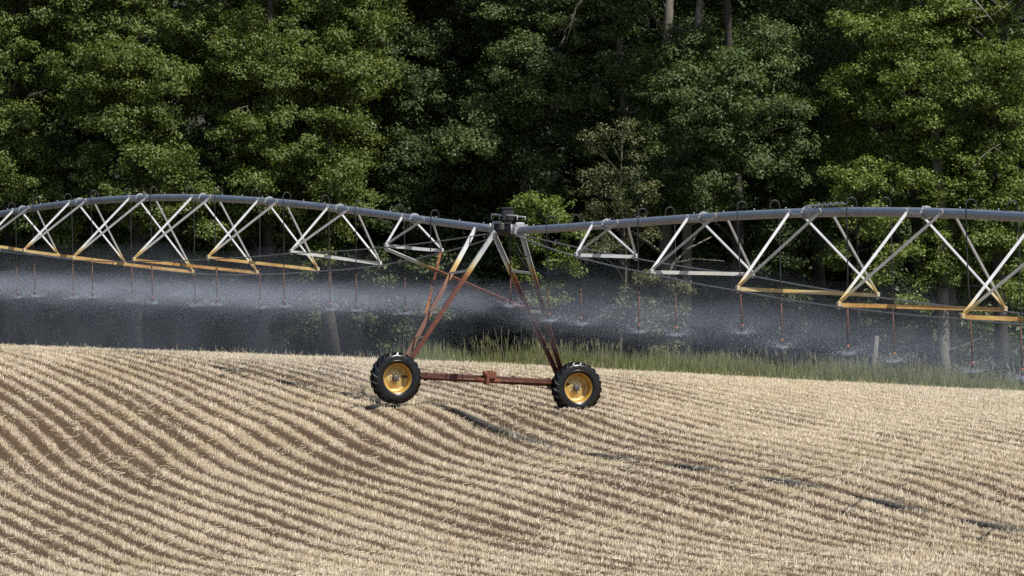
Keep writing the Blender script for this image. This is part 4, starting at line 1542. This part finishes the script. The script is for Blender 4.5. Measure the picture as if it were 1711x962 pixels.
# ---- the drifting mist below the two spans: thin water haze, densest just above the nozzles
def build_mist(name, nozzles, dens, label, deep):
    pts = sorted(nozzles, key=lambda p: -p.y)
    ys = np.array([p.y for p in pts][::-1]); xs = np.array([p.x for p in pts][::-1]); zs = np.array([p.z for p in pts][::-1])
    n = 70
    yy = np.linspace(ys[0] - 2.0, ys[-1] + 2.0, n)
    kx = np.polyfit(ys, xs, 1); kz = np.polyfit(ys, zs, 3)
    d = Vector((kx[0], 1, 0)).normalized(); nn = Vector((d.y, -d.x, 0))
    prof = [(1.45, .05), (1.05, .5), (.72, 1.05), (.42, 1.75), (.18, 2.35), (-.02, 2.0), (-.2, 1.35)] + ([(-.6, 1.1), (-1.3, 1.05), (-2.6, 1.0)] if deep else [(-.45, .8), (-.75, .25)])
    V, F = [], []
    m = 2 * len(prof)
    for i, y in enumerate(yy):
        c = Vector((np.polyval(kx, y), y, np.polyval(kz, min(max(y, ys[0]), ys[-1]))))
        e = math.sin(math.pi * min(1, max(0, (i + .02) / (n - 1 + .04)))) ** .35
        row = []
        for sgn in (1, -1):
            pr = prof if sgn > 0 else prof[::-1]
            for h, w in pr:
                k = .6 + .8 * float(vnoise([y * 1.0 + sgn * 31], [h * 2.2], 1.7, 71)[0])
                lift = .35 * (float(vnoise([y + 50.0], [h], 2.6, 72)[0]) - .5) if h > 0 else 0
                row.append(c + nn * sgn * w * k * e + Vector((0, 0, h + lift)))
        V += row
        if i:
            a, b = (i - 1) * m, i * m
            for j in range(m):
                j2 = (j + 1) % m
                F.append((a + j, a + j2, b + j2, b + j))
    F.append(tuple(range(m))[::-1]); F.append(tuple(range((n - 1) * m, n * m)))
    me = bpy.data.meshes.new(name)
    me.from_pydata([tuple(v) for v in V], [], F)
    me.polygons.foreach_set('use_smooth', np.ones(len(F), bool))
    outward(me)
    mt = bpy.data.materials.new(name); mt.use_nodes = True
    nt = mt.node_tree; nt.nodes.clear()
    out = N(nt, 'ShaderNodeOutputMaterial'); pv = N(nt, 'ShaderNodeVolumePrincipled')
    pv.inputs['Color'].default_value = (0.83, 0.88, 1.0, 1)
    pv.inputs['Density'].default_value = dens
    pv.inputs['Anisotropy'].default_value = 0.0
    nt.links.new(pv.outputs[0], out.inputs['Volume'])
    me.materials.append(mt)
    o = bpy.data.objects.new(name, me); COL.objects.link(o)
    tag(o, label, 'mist', kind='stuff')


build_mist('water_mist', noz_l[:-1], .018, 'pale bluish water mist drifting under the left span', True)
build_mist('water_mist', noz_r, .0095, 'thin water mist drifting under the right span', False)
